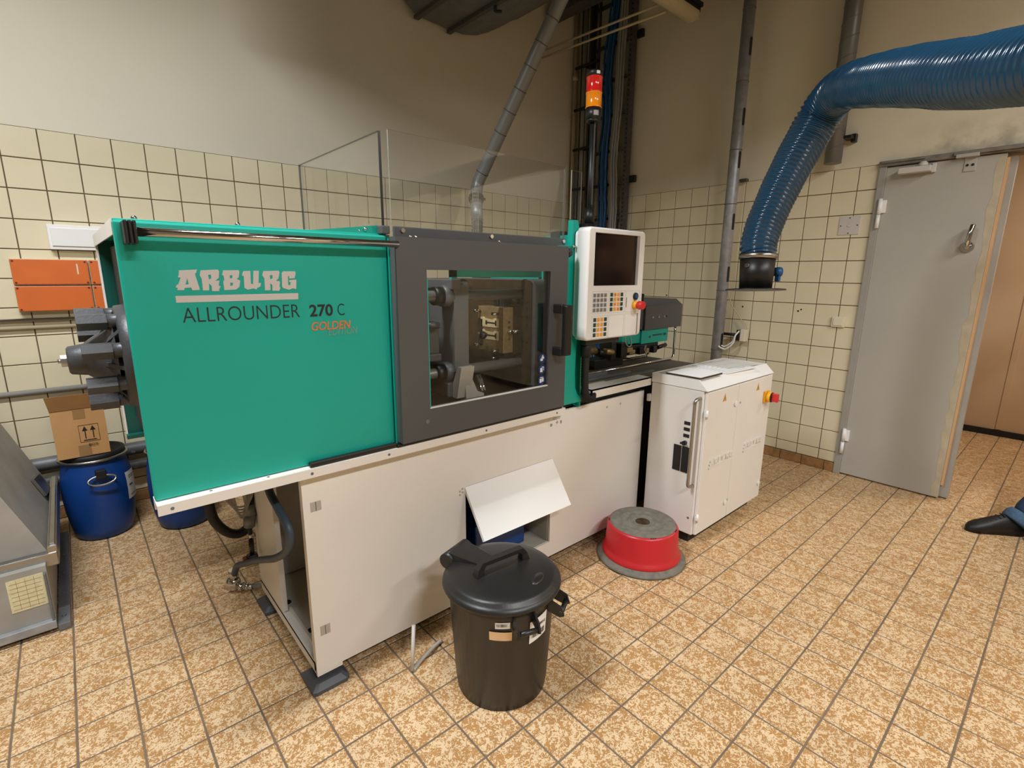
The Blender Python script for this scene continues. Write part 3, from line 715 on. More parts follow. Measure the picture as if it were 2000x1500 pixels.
# cardboard box on drum
bx = thing('cardboard_box', 'brown cardboard box with two arrows and open flap on blue drum', 'box', (-4.16, -.4, .482))
Rb = Matrix.Translation((-4.170, -.375, .4825)) @ Matrix.Rotation(math.radians(2), 4, 'Z')
MB().box(-.105, .105, -.105, .105, 0, .255, .001, M=Rb).build('carton', M['card'], bx)
g = MB().add([Rb @ Vector(v) for v in [(-.105, -.106, .254), (.105, -.106, .254), (.105, -.150, .335), (-.115, -.150, .335), (-.105, -.109, .254), (.105, -.109, .254), (.105, -.153, .335), (-.115, -.153, .335)]], [(0, 1, 2, 3), (7, 6, 5, 4), (0, 4, 5, 1), (1, 5, 6, 2), (2, 6, 7, 3), (3, 7, 4, 0)]); g.build('flap', M['card'], bx)
g = MB().box(-.02, .03, -.1062, -.105, .0, .06, M=Rb).box(-.02, .028, -.1062, -.105, .20, .255, M=Rb); g.build('tape_strip', M['tape'], bx)
g = MB()
def fr(a, b, c, d, w): 
    g.box(a, b, -.1066, -.1052, c, c+w, M=Rb); g.box(a, b, -.1066, -.1052, d-w, d, M=Rb); g.box(a, a+w, -.1066, -.1052, c, d, M=Rb); g.box(b-w, b, -.1066, -.1052, c, d, M=Rb)
fr(-.008, .072, .075, .165, .0015)
g.box(.006, .058, -.1067, -.1052, .082, .086, M=Rb)
for x in (.016, .048):
    g.box(x-.002, x+.002, -.1067, -.1052, .092, .135, M=Rb)
    g.add([Rb @ Vector(v) for v in [(x-.011, -.1066, .134), (x+.011, -.1066, .134), (x, -.1066, .158), (x-.011, -.1055, .134), (x+.011, -.1055, .134), (x, -.1055, .158)]], [(0, 1, 2), (3, 5, 4)])
g.build('arrow_mark', M['ink'], bx)
tx = text('BOX', 'box_lettering', -4.143, -4.105, .535, .548, -.4835, M['ink'], bx, thick=.0003)

# ------------------------------------------------------------------ the moulding machine
mc = thing('moulding_machine', 'turquoise, charcoal and white injection moulding machine with clear guard box', 'machine', (-2.8, -1.88, 0))
W_ = M['white']
# base front panel with opening
yf, yb = -2.22, -2.208
X0, X1 = -3.65, -1.775; hx0, hx1, hz0, hz1 = -3.009, -2.508, .14, .572
g = MB().box(X0, hx0, yf, yb, .058, .80).box(hx1, X1-.012, yf, yb, .06, .795).box(hx0, hx1, yf, yb, .06, hz0).box(hx0, hx1, yf, yb, hz1, .80)
g.box(X0, X0+.012, yb, -2.195, .058, .8); g.cyl((X1-.012, yf+.012, .06), (X1-.012, yf+.012, .795), .012, n=16)
g.box(X0, -3.56, yf-.0008, yb, .045, .06)
base = g.build('base_panel', W_, mc)
for (a, b, c, d) in ((-3.627, -3.592, .660, .693), (-3.628, -3.594, .198, .234)):
    g = MB().box(a, b, yf-.0012, yf-.0003, c, d); s = g.build('slot', M['lgrey'], base)
    MB().box((a+b)/2-.0008, (a+b)/2+.0008, yf-.0018, yf-.0012, c, d).build('slot_bar', M['dark'], base)
g = MB()
for (x, z) in ((-2.108, .755), (-1.995, .755), (-3.024, .568), (-3.024, .553), (-3.037, .56), (-3.037, .545)): g.cyl((x, yf-.0015, z), (x, yf, z), .0045 if z < .7 else .006, n=10)
g.build('rivet', M['lgrey'], base)
# inside of the base
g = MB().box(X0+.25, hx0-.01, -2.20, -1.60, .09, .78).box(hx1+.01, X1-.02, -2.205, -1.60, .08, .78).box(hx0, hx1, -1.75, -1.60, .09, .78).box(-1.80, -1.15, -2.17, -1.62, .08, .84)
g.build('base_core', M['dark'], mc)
g = MB().box(hx0-.002, hx0+.004, -2.205, -1.75, hz0, hz1).build('opening_side', M['bluecable'], mc)
g = MB().box(hx1-.004, hx1+.002, -2.205, -1.75, hz0, hz1).box(hx0, hx1, -2.205, -1.75, hz0-.004, hz0).build('opening_lining', M['lgrey'], mc)
bb = MB().box(-2.90, -2.60, -2.14, -1.95, hz0, hz0+.20, .008).box(-2.905, -2.595, -2.145, -1.945, hz0+.16, hz0+.185, .005).build('blue_crate', M['blue'], mc, label='blue plastic crate inside the base opening')
# flap
g = MB(); n1 = Vector((0, -.125, -.185)).normalized(); 
A = Vector((hx0-.003, -2.2215, .572)); Bv = Vector((hx1+.003, -2.2215, .572)); dn = Vector((0, -.128, -.188)); th = Vector((0, .011, -.0075))
vs = [A, Bv, Bv+dn, A+dn, A+th, Bv+th, Bv+dn+th, A+dn+th]
g.add(vs, [(0, 1, 2, 3), (7, 6, 5, 4), (0, 4, 5, 1), (1, 5, 6, 2), (2, 6, 7, 3), (3, 7, 4, 0)]); g.build('chute_flap', M['white2'], mc)
# left end of the base: corner column, floor channel, sloping inner plate
g = MB().box(X0, X0+.006, -1.845, -1.555, .096, .78).box(X0, X0+.02, -1.86, -1.8451, .096, .78).box(X0+.006, -1.78, -1.568, -1.555, .056, .80)
g.box(X0+.007, X0+.26, -1.60, -1.57, .1, .78); g.build('base_column', M['white'], mc)
g = MB().box(X0, X0+.006, -2.21, -1.56, .05, .095).box(X0, X0+.26, -2.205, -1.56, .082, .092).box(X0+.025, X0+.035, -2.205, -1.845, .092, .104); ch = g.build('base_channel', M['white'], mc)
g = MB().cyl((-3.615, -1.80, .092), (-3.615, -1.80, .094), .016, n=16).cyl((-3.60, -2.03, .092), (-3.60, -2.03, .094), .014, n=16); g.build('channel_hole', M['dark'], ch)
g = MB().box(X0+.245, X0+.25, -2.2, -1.6, .092, .12).box(X0+.245, X0+.25, -2.2, -2.13, .12, .78).box(X0+.245, X0+.25, -1.78, -1.6, .12, .78).box(X0+.245, X0+.25, -2.13, -1.78, .5, .78); g.build('inner_plate', M['lgrey'], mc)
g = MB().add([(X0+.02, -2.2, .78), (X0+.02, -1.6, .78), (X0+.24, -1.6, .42), (X0+.24, -2.2, .42), (X0+.03, -2.2, .78), (X0+.03, -1.6, .78), (X0+.25, -1.6, .42), (X0+.25, -2.2, .42)], [(0, 1, 2, 3), (7, 6, 5, 4), (0, 4, 5, 1), (1, 5, 6, 2), (2, 6, 7, 3), (3, 7, 4, 0)]); g.build('sloping_plate', M['lgrey'], mc)
g = MB().cyl((X0+.22, -2.02, .17), (X0+.24, -2.10, .40), .008).cyl((X0+.22, -1.92, .17), (X0+.24, -2.02, .42), .008).box(X0+.05, X0+.2, -2.2, -2.13, .094, .13, .006); g.build('inner_rod', M['steel'], mc)
# levelling pads
for (x, y) in ((-3.613, -2.19), (-3.613, -1.64), (-1.9, -2.12), (-1.9, -1.65)):
    g = MB(); w, h = .066, .064
    bot = [(x-w, y-h*.9), (x-w*.8, y-h), (x+w*.8, y-h), (x+w, y-h*.8), (x+w, y+h), (x-w, y+h)]
    top = [(x+(a-x)*.72, y+(b-y)*.72) for a, b in bot]; n = len(bot)
    vs = [(a, b, 0) for a, b in bot]+[(a, b, .014) for a, b in bot]+[(a, b, .03) for a, b in top]
    fs = [tuple(range(n))]+[(i, (i+1) % n, n+(i+1) % n, n+i) for i in range(n)]+[(n+i, n+(i+1) % n, 2*n+(i+1) % n, 2*n+i) for i in range(n)]+[tuple(range(2*n, 3*n))]
    g.add(vs, fs); g.cyl((x+.012, y+.01, .028), (x+.012, y+.01, .085), .014); g.build('levelling_pad', M['pad'], mc)
# white guard rail under the doors
g = MB().box(-4.027, -2.478, -2.27, -2.262, .797, .826).box(-4.027, -2.478, -2.262, -2.20, .820, .826)
g.box(-4.027, -2.478, -2.20, -2.19, .79, .826); rl = g.build('guide_rail', W_, mc)
g = MB()
for x in (-3.995, -3.629, -3.366, -2.939, -2.533): g.cyl((x, -2.2715, .811), (x, -2.27, .811), .0045, n=10)
for x in (-3.9, -3.75, -3.6): g.cyl((x, -2.25, .826), (x, -2.25, .827), .004, n=8)
g.build('rail_screw', M['galvdark'], rl)
MB().box(-3.63, -3.33, -2.264, -2.245, .827, .843, .003).box(-3.332, -2.50, -2.27, -2.235, .827, .836, .002).build('slide_track', M['black'], mc)
# green sliding guard
g = MB().box(-4.027, -3.325, -2.24, -2.212, .827, 1.541, .006); gg = g.build('green_guard', M['green'], mc)
MB().box(-3.322, -3.312, -2.245, -2.19, .835, 1.533).build('green_edge_strip', M['green'], mc)
MB().box(-4.022, -4.016, -2.212, -2.205, .83, 1.51).box(-4.0275, -4.0245, -2.211, -1.335, 1.508, 1.5455).build('end_trim', M['white'], mc)
MB().box(-4.024, -3.31, -2.215, -1.33, 1.53, 1.546, .002).build('top_cover', M['green'], mc)
MB().box(-4.024, -3.31, -1.345, -1.33, .775, 1.53).box(-4.024, -3.31, -1.375, -1.345, .775, .79).build('rear_guard', M['shadedgreen'], mc)  # colour holds the shade behind the casting
MB().box(-4.0245, -4.018, -1.347, -1.328, .775, 1.53).build('rear_guard_trim', M['white'], mc)
MB().box(-3.985, -3.36, -2.205, -1.355, .86, 1.505).build('guard_shade_block', M['guardshade'], mc)  # solid dark block filling the open guard end in place of shade
g = MB().prism([(-3.56, 1.546), (-3.335, 1.546), (-3.335, 1.574)], -2.205, -2.198); g.build('gusset', M['green'], mc)
g = MB()
for (x, y, z) in ((-3.98, -2.20, 1.546), (-3.75, -2.2, 1.546), (-3.38, -2.207, 1.556), (-3.40, -2.2, 1.55)): g.sphere((x, y, z+.003), .007, n=10)
g.build('cover_bolt', M['chrome'], mc)
MB().cyl((-4.0, -2.29, 1.512), (-3.312, -2.29, 1.512), .0105, n=20).build('slide_bar', M['chrome'], mc)
g = MB()
for i in range(3): g.box(-4.012+.0085*i, -4.0045+.0085*i, -2.308, -2.235, 1.484, 1.537, .003)
g.box(-4.011, -3.988, -2.300, -2.24, 1.487, 1.533); g.build('bar_holder', M['black'], mc)
# print on the green guard
LG = {'A': [[(-3.9064, 1.4253), (-3.8666, 1.4278), (-3.8697, 1.4189), (-3.8725, 1.4173), (-3.8664, 1.3814), (-3.8659, 1.376), (-3.8824, 1.375), (-3.8848, 1.3822), (-3.8994, 1.3812), (-3.901, 1.3759), (-3.9159, 1.3761), (-3.9139, 1.382), (-3.9184, 1.3826), (-3.9154, 1.3893), (-3.9116, 1.3908), (-3.9052, 1.4069), (-3.9109, 1.4084), (-3.9082, 1.4142)], [(-3.8908, 1.4054), (-3.889, 1.3906), (-3.8964, 1.3898)]], 'R': [[(-3.8589, 1.4258), (-3.8188, 1.4283), (-3.8163, 1.4238), (-3.8188, 1.4069), (-3.8258, 1.4008), (-3.8287, 1.3993), (-3.8182, 1.3999), (-3.8212, 1.387), (-3.817, 1.3845), (-3.8215, 1.3762), (-3.8205, 1.3722), (-3.8384, 1.3725), (-3.8379, 1.3856), (-3.8431, 1.3927), (-3.8445, 1.3744), (-3.8591, 1.3746), (-3.8586, 1.4039), (-3.8619, 1.4129)], [(-3.843, 1.4145), (-3.8367, 1.4151), (-3.8363, 1.4054), (-3.8421, 1.4024)]], 'B': [[(-3.8065, 1.4263), (-3.7694, 1.4273), (-3.7676, 1.4226), (-3.7707, 1.4085), (-3.7761, 1.4038), (-3.7678, 1.3997), (-3.7715, 1.3828), (-3.7803, 1.3756), (-3.809, 1.3745), (-3.8091, 1.3962), (-3.8062, 1.4023), (-3.8073, 1.4131), (-3.8106, 1.414)], [(-3.7924, 1.4132), (-3.7857, 1.4138), (-3.7865, 1.406), (-3.7923, 1.4054)], [(-3.7929, 1.3936), (-3.7866, 1.3942), (-3.7873, 1.3867), (-3.7937, 1.3858)]], 'U': [[(-3.7574, 1.4249), (-3.7402, 1.4257), (-3.7417, 1.3911), (-3.7362, 1.3894), (-3.7319, 1.4258), (-3.7183, 1.4259), (-3.7223, 1.3925), (-3.7155, 1.3931), (-3.7187, 1.3822), (-3.7265, 1.3797), (-3.7294, 1.3749), (-3.7358, 1.3782), (-3.7511, 1.3746), (-3.7594, 1.3801), (-3.7578, 1.4117), (-3.7627, 1.4133)]], 'R2': [[(-3.7064, 1.4253), (-3.6663, 1.4267), (-3.6641, 1.4224), (-3.6681, 1.4054), (-3.6751, 1.3988), (-3.665, 1.3971), (-3.6676, 1.3816), (-3.6646, 1.3796), (-3.6696, 1.3704), (-3.6876, 1.371), (-3.6863, 1.3858), (-3.6914, 1.3923), (-3.6925, 1.3727), (-3.7072, 1.3723), (-3.7058, 1.4054), (-3.7106, 1.4134)], [(-3.6911, 1.4135), (-3.6838, 1.4145), (-3.684, 1.4054), (-3.6905, 1.4028)]], 'G': [[(-3.6536, 1.4252), (-3.6209, 1.4254), (-3.6197, 1.4188), (-3.6238, 1.4054), (-3.6391, 1.4047), (-3.6385, 1.4114), (-3.6418, 1.4113), (-3.6432, 1.387), (-3.6373, 1.386), (-3.636, 1.3947), (-3.6398, 1.3954), (-3.6394, 1.4004), (-3.6188, 1.402), (-3.6217, 1.375), (-3.6315, 1.3769), (-3.6417, 1.373), (-3.6561, 1.3772), (-3.6605, 1.3815), (-3.6579, 1.4202)]]}
def logo(name, x0, x1, z0, z1, y, m, parent, ext):
    cu = bpy.data.curves.new(name, 'CURVE'); cu.dimensions = '2D'; cu.fill_mode = 'BOTH'; cu.extrude = ext
    for polys in LG.values():
        for pl in polys:
            sp = cu.splines.new('POLY'); sp.points.add(len(pl)-1); sp.use_cyclic_u = True
            for p_, (a, b) in zip(sp.points, pl): p_.co = ((a+3.9184)/(.3), (b-1.345)/(.0835), 0, 1)
    sp = cu.splines.new('POLY'); sp.points.add(3); sp.use_cyclic_u = True
    for p_, (a, b) in zip(sp.points, [(-3.9215, 1.3445), (-3.618, 1.3452), (-3.617, 1.3632), (-3.9215, 1.3615)]): p_.co = ((a+3.9184)/.3, (b-1.345)/.0835, 0, 1)
    o = bpy.data.objects.new(name, cu); C.objects.link(o); o = baked(o, name, m, parent); w = wloc(parent)
    for v in o.data.vertices: v.co = Vector((x0+(x1-x0)*v.co.x, y-v.co.z, z0+(z1-z0)*v.co.y))-w
    return o
logo('maker_logo', -3.9184, -3.6184, 1.345, 1.4285, -2.2408, M['logo'], gg, .0004)
text('ALLROUNDER', 'lettering', -3.912, -3.617, 1.293, 1.331, -2.2408, M['ink'], gg, thick=.0004, off=-.012)
text('270', 'lettering', -3.588, -3.517, 1.292, 1.3285, -2.2408, M['ink'], gg, thick=.0004, off=.022)
text('C', 'lettering', -3.502, -3.480, 1.2925, 1.3285, -2.2408, M['ink'], gg, thick=.0004, off=-.012)
text('GOLDEN', 'lettering', -3.586, -3.462, 1.250, 1.276, -2.2411, M['gold'], gg, thick=.0004, off=.014, shear=.2)
text('EDITION', 'lettering', -3.536, -3.440, 1.232, 1.2555, -2.2406, M['ghost'], gg, thick=.0003, off=.012, shear=.2)

# charcoal door with window
yd = -2.285; dx0, dx1, dz0, dz1 = -3.318, -2.505, .841, 1.537; wx0, wx1, wz0, wz1 = -3.205, -2.61, .949, 1.434
g = MB().box(dx0, wx0, yd, -2.247, dz0, dz1).box(wx1, dx1, yd, -2.247, dz0, dz1).box(wx0, wx1, yd, -2.247, dz0, wz0).box(wx0, wx1, yd, -2.247, wz1, dz1)
door = g.build('charcoal_door', M['dgrey'], mc)
g = MB().box(wx0, wx1, yd+.014, yd+.018, wz0, wz1); g.build('door_window', M['panedoor'], door)
g = MB().box(wx0, wx1, yd+.002, yd+.014, wz0, wz0+.004); g.build('window_sill', M['white'], door)
g = MB().box(wx0, wx0+.006, yd+.004, yd+.016, wz0, wz1-.03); g.build('window_side_strip', M['green'], door)
MB().cyl((-3.218, yd-.002, .905), (-3.218, yd, .905), .008, n=12).build('door_plug', M['galvdark'], door)
g = MB().box(-2.59, -2.565, yd-.05, yd, 1.262, 1.30, .004).box(-2.59, -2.565, yd-.05, yd, 1.082, 1.118, .004).box(-2.585, -2.545, yd-.072, yd-.045, 1.085, 1.298, .007); g.build('door_handle', M['black'], door)
for z, k in ((1.071, 0), (1.024, 1), (.977, 2)):
    x = -2.637; g = MB().cyl((x, yd+.0135, z), (x, yd+.0125, z), .0205, n=24); s = g.build('safety_sign', M['signblue'], door)
    g = MB(); q = yd+.012
    if k == 0: g.box(x-.010, x+.004, q, q+.0005, z-.010, z).box(x-.004, x+.011, q, q+.0005, z-.002, z+.007).box(x+.0, x+.006, q, q+.0005, z+.006, z+.014)
    elif k == 1: g.box(x-.010, x+.003, q, q+.0005, z-.012, z+.006).box(x-.001, x+.011, q-.0001, q+.0005, z+.008, z+.011).box(x+.008, x+.011, q, q+.0005, z-.006, z+.01)
    else: g.box(x-.012, x-.001, q, q+.0005, z-.011, z+.006).box(x+.001, x+.011, q, q+.0005, z-.008, z+.008).box(x-.010, x+.008, q, q+.0005, z+.010, z+.013)
    g.build('sign_symbol', M['signwhite'], s) if False else g.build('sign_symbol', M['signwhite'], door)
# green plate beside the door
g = MB().prism([(-2.457, .828), (-2.335, .828), (-2.345, .850), (-2.368, .868), (-2.385, .90), (-2.39, .97), (-2.39, 1.60), (-2.405, 1.652), (-2.436, 1.652), (-2.438, 1.546), (-2.503, 1.543), (-2.503, .828)], -2.243, -2.213); g.build('green_end_plate', M['green'], mc)
MB().box(-2.345, -2.335, -2.235, -1.55, .80, 1.60).build('green_cross_plate', M['green'], mc)
MB().cyl((-2.50, -2.262, 1.513), (-2.478, -2.262, 1.513), .019, n=24).cyl((-2.478, -2.262, 1.513), (-2.470, -2.262, 1.513), .015, n=20).build('bar_end_cap', M['black'], mc)
# frame behind the window
GR = M['green']
MB().box(-2.99, -2.36, -2.12, -2.10, 1.408, 1.45).box(-2.99, -2.965, -2.12, -2.10, 1.39, 1.45).box(-2.50, -2.35, -2.13, -2.10, .93, 1.45).build('green_inner_frame', GR, mc)
g = MB().box(-2.545, -2.48, -2.20, -2.185, 1.10, 1.28, .003).box(-2.55, -2.535, -2.235, -2.19, 1.10, 1.28, .002); g.build('green_bracket', GR, mc)
g = MB().cyl((-2.51, -2.204, 1.255), (-2.51, -2.198, 1.255), .006).cyl((-2.525, -2.206, 1.13), (-2.525, -2.196, 1.13), .007); g.build('bracket_screw', M['dark'], mc)
# fixed platen: brown face towards -x, holes
PX = -2.60
def rrect(y0, y1, z0, z1, r, n=6):
    out = []
    for (cy, cz, a0) in ((y1-r, z1-r, 0), (y0+r, z1-r, pi/2), (y0+r, z0+r, pi), (y1-r, z0+r, 3*pi/2)):
        for k in range(n+1): a = a0+pi/2*k/n; out.append((cy+r*math.cos(a), cz+r*math.sin(a)))
    return out
MB().prism(rrect(-2.165, -1.60, .93, 1.395, .03), PX, PX+.11, 'yz').build('fixed_platen', M['oldsteel'], mc)
MB().prism(rrect(-2.17, -1.595, .925, 1.40, .032), PX+.01, PX+.09, 'yz').box(PX-.0, PX+.06, -2.185, -2.165, .93, 1.38, .004).build('platen_casting', M['platen'], mc)
g = MB()
for z in (1.30, 1.272, 1.235, 1.20, 1.12, 1.09, 1.055):
    for y in (-2.135, -2.10, -2.06): g.cyl((PX-.0012, y, z), (PX+.0, y, z), .0042, n=8)
for z in (1.30,):
    for y in (-1.72, -1.76): g.cyl((PX-.0012, y, z), (PX+.0, y, z), .0042, n=8)
g.build('bolt_hole', M['dark'], mc, kind='stuff')
# tie bars
for (y, z) in ((-2.085, 1.335), (-2.085, 1.028), (-1.66, 1.335), (-1.66, 1.028)):
    MB().cyl((-3.36, y, z), (PX+.02, y, z), .0215, n=24).build('tie_bar', M['steel'] if y > -2 else M['pipegrey'], mc)
# moving platen
g = MB().prism(rrect(-2.125, -1.60, .95, 1.402, .03), -2.985, -2.915, 'yz')
g.cyl((-3.02, -2.085, 1.335), (-2.98, -2.085, 1.335), .042, n=24).cyl((-3.02, -2.085, 1.028), (-2.98, -2.085, 1.028), .042, n=24)
g.box(-3.0, -2.95, -2.13, -1.62, 1.36, 1.402, .006).box(-3.02, -2.955, -2.125, -1.7, .93, .99, .006); g.build('moving_platen', M['platen'], mc)
g = MB().cyl((-3.055, -2.085, 1.335), (-3.02, -2.085, 1.335), .036, n=24).cyl((-3.055, -2.085, 1.028), (-3.02, -2.085, 1.028), .036, n=24); g.build('bar_gland', M['black'], mc)
g = MB().prism([(-2.158, .93), (-2.128, .93), (-2.13, .99), (-2.165, 1.06), (-2.19, 1.06)][::-1], -3.0, -2.935, 'yz').prism([(-2.96, .895), (-2.872, .895), (-2.872, .937), (-2.905, .95), (-2.94, 1.02), (-2.97, 1.02)], -2.17, -2.13, 'xz'); g.build('platen_shoe', M['lgrey'], mc)
g = MB().box(-3.20, -3.03, -2.10, -1.72, 1.08, 1.11, .004).box(-3.20, -3.04, -2.11, -1.72, 1.21, 1.235, .004).box(-3.12, -3.03, -2.08, -1.75, 1.11, 1.21).box(-3.22, -3.03, -1.95, -1.72, .98, 1.38, .006).cyl((-3.1, -2.11, 1.225), (-3.05, -2.11, 1.225), .012); g.build('toggle_block', M['midgrey'], mc)
g = MB().cyl((-3.15, -2.02, 1.16), (-3.03, -2.02, 1.16), .03, n=20).cyl((-3.19, -2.04, 1.05), (-3.05, -2.0, 1.05), .012); g.build('ejector_cylinder', M['black'], mc)
g = MB().cyl((-2.84, -2.14, .88), (-2.855, -2.10, 1.0), .007).cyl((-2.825, -2.14, .88), (-2.84, -2.10, 1.0), .006); g.build('guide_rod', M['chrome'], mc)
g = MB().add([(-2.90, -2.19, .86), (-2.60, -2.19, .86), (-2.52, -1.75, .94), (-2.80, -1.75, .94)], [(0, 1, 2, 3)]); g.build('chute_plate', M['steel'], mc)
MB().box(-3.30, -2.36, -2.20, -1.56, .80, .85).build('bed_plate', M['dark'], mc)
MB().box(-3.31, -3.295, -2.20, -1.36, .84, 1.50).build('bulkhead', M['dark'], mc)
# rear guard behind the mould area: frame with clear opening
g = MB().box(-3.31, -2.345, -1.56, -1.55, .80, 1.02).box(-3.31, -2.345, -1.56, -1.55, 1.48, 1.54).box(-3.31, -2.95, -1.56, -1.55, 1.0, 1.5).box(-2.42, -2.345, -1.56, -1.55, 1.0, 1.5); g.build('rear_frame', M['midgrey'], mc)
# mould
g = MB().box(-2.70, -2.64, -2.09, -1.91, 1.075, 1.278, .002); mo = g.build('mould_half', M['mould'], mc)
MB().box(-2.645, -2.602, -2.10, -1.90, 1.068, 1.285).box(-2.703, -2.70, -1.945, -1.912, 1.10, 1.22, .001).build('mould_plate', M['oldsteel'], mc)
for z0 in (1.185, 1.128):
    g = MB().prism([(-2.055, z0+.002), (-1.935, z0+.0), (-1.93, z0+.042), (-1.95, z0+.045), (-1.96, z0+.038), (-2.02, z0+.036), (-2.03, z0+.043), (-2.055, z0+.042)], -2.703, -2.70, 'yz'); g.build('cavity_insert', M['cream'], mc)
    g = MB().box(-2.7045, -2.703, -2.04, -1.975, z0+.018, z0+.024).box(-2.7045, -2.703, -2.045, -2.036, z0+.010, z0+.033).box(-2.7045, -2.703, -1.979, -1.968, z0+.012, z0+.030); g.build('cavity', M['oldsteel'], mc)
g = MB()
for (y, z) in ((-1.925, 1.255), (-2.055, 1.25), (-1.925, 1.10), (-2.055, 1.085)): g.cyl((-2.735, y, z), (-2.70, y, z), .007)
g.build('leader_pin', M['chrome'], mc)
MB().sphere((-2.76, -2.02, 1.155), .018, n=20).build('knob', M['black'], mc)
MB().cyl((-2.745, -1.975, 1.16), (-2.758, -2.01, 1.156), .006).build('knob_stem', M['steel'], mc)
g = MB()
for (y, z) in ((-2.0, 1.30), (-2.04, 1.30), (-2.0, 1.05), (-2.045, 1.05)): g.box(-2.67, -2.62, y-.016, y+.016, z-.022, z+.022, .003)
g.build('mould_clamp', M['black'], mc)
g = MB().cyl((-2.70, -2.0, 1.038), (-2.665, -2.0, 1.045), .014, n=16).cyl((-2.70, -2.06, 1.035), (-2.665, -2.06, 1.043), .014, n=16).cyl((-2.69, -2.03, 1.02), (-2.665, -2.03, 1.03), .010, n=16); g.build('clamp_bolt', M['steel'], mc)
g = MB()
for z in (1.213, 1.19, 1.14): g.cyl((-2.67, -2.095, z), (-2.67, -2.089, z), .006)
g.cyl((-2.67, -2.115, 1.17), (-2.67, -2.09, 1.17), .008).cyl((-2.66, -2.11, 1.172), (-2.62, -2.11, 1.172), .007); g.build('cooling_nipple', M['chrome'], mc)

# clear guard box on top
gt = 1.87; E1, E2 = M['paneedge'], M['paneedge_dark']
def pane(x0, x1, y0, y1, z0, z1, edge, name='clear_pane'):
    g = MB(); g.box(x0, x1, y0, y1, z0, z1)
    o = g.build(name, [M['pane'], edge], mc)
    w, d = x1-x0, abs(y1-y0); thin = 0 if w < d else 1
    for p in o.data.polygons:
        if abs(p.normal[thin]) < .5: p.material_index = 1
    return o
pane(-3.285, -2.448, -2.203, -2.198, 1.56, 1.872, E1)
pane(-3.338, -3.329, -2.238, -1.533, 1.545, 1.852, E2)
pane(-3.33, -2.41, -1.538, -1.533, 1.545, 1.852, E1)
pane(-2.452, -2.447, -2.195, -1.54, 1.56, 1.862, E1)
g = MB().box(-2.44, -2.375, -2.224, -2.219, 1.56, 1.855); pane(-2.44, -2.375, -2.23, -2.225, 1.655, 1.855, E1)
g = MB().box(-3.283, -2.452, -2.215, -2.204, 1.537, 1.575, .003).box(-3.34, -3.31, -2.24, -2.205, 1.546, 1.572, .003).box(-3.30, -2.44, -1.56, -1.53, 1.53, 1.545).box(-3.312, -3.30, -2.215, -1.53, 1.53, 1.545); g.build('guard_mount', M['dgrey'], mc)
g = MB()
for x, z in ((-3.252, 1.562), (-2.87, 1.562), (-2.468, 1.562)): g.cyl((x, -2.222, z), (x, -2.215, z), .0075, .005, n=14)
for x in (-3.245, -3.225, -2.445, -2.43, -2.86): g.sphere((x, -2.255, 1.540), .006, n=10)
g.build('guard_bolt', M['chrome'], mc)
# cast yoke on the left end
cx, cy, cz = -4.0, -1.80, 1.16
g = MB().lathe([(0, -.05), (.145, -.05), (.158, -.045), (.162, -.02), (.162, .03), (0, .03)], (cx+.02, cy, cz), 'x', n=40)
g.lathe([(0, -.115), (.05, -.11), (.062, -.095), (.09, -.055), (.13, -.04)], (cx, cy, cz), 'x', n=24); yk = g.build('cast_yoke', M['midgrey'], mc)
g = MB().lathe([(0, -.155), (.036, -.153), (.042, -.148), (.050, -.10), (.052, -.06)], (cx, cy, cz), 'x', n=28); g.build('hub', M['midgrey'], mc)
g = MB().cyl((cx-.168, cy, cz), (cx-.15, cy, cz), .019, n=8).cyl((cx-.175, cy, cz), (cx-.165, cy, cz), .006, n=10); g.build('shaft_end', M['steel'], mc)
for k in range(8):
    a = 2*pi*(k+.5)/8+.12; y, z = cy+.128*math.cos(a), cz+.132*math.sin(a)
    g = MB().cyl((cx-.12, y, z), (cx-.05, y, z), .026, n=6).cyl((cx-.05, y, z), (cx-.0, y, z), .022, n=16)
    g.build('tie_bolt', M['midgrey'], mc)
g = MB()
for k in range(8):
    a = 2*pi*k/8+.12; y, z = cy+.085*math.cos(a), cz+.085*math.sin(a)
    Mx = Matrix.Translation((cx, cy, cz)) @ Matrix.Rotation(a, 4, 'X')
    g.add([Mx @ Vector(v) for v in [(-.10, .03, -.006), (-.10, .03, .006), (-.03, .145, .006), (-.03, .145, -.006), (-.01, .03, -.006), (-.01, .03, .006), (-.01, .145, .006), (-.01, .145, -.006)]], [(0, 1, 2, 3), (4, 7, 6, 5), (0, 4, 5, 1), (3, 2, 6, 7), (0, 3, 7, 4), (1, 5, 6, 2)])
g.build('yoke_rib', M['midgrey'], mc)
# right hand bed: lip, table, injection unit
g = MB().box(-2.285, -1.785, -2.262, -2.255, .835, .878).box(-2.285, -1.785, -2.262, -2.175, .872, .878).box(-2.285, -2.279, -2.262, -2.2, .84, .878); g.build('bed_lip', W_, mc)
MB().box(-2.30, -1.165, -2.175, -1.78, .845, .873, .003).build('bed_table', M['tabletop'], mc)
MB().box(-2.33, -1.79, -2.2, -1.6, .795, .845).build('bed_core', M['dark'], mc)
g = MB().box(-2.25, -1.75, -2.10, -2.085, .873, .884).box(-2.25, -1.6, -2.16, -2.145, .873, .882).box(-2.20, -1.9, -2.05, -2.03, .873, .893); g.build('bed_rail', M['galvdark'], mc)
MB().box(-2.22, -2.07, -2.172, -2.145, .8735, .879, .001).build('tan_strip', M['woodish'], mc)
iu = MB().prism([(-1.95, 1.081), (-1.66, 1.081), (-1.66, 1.265), (-1.90, 1.265), (-1.95, 1.228)], -1.421, -.992, 'yz').box(-1.425, -1.43, -1.955, -1.66, 1.08, 1.245).box(-1.6, -1.421, -1.945, -1.66, 1.085, 1.25, .004)
iu = iu.build('injection_cover', M['dgrey'], mc)
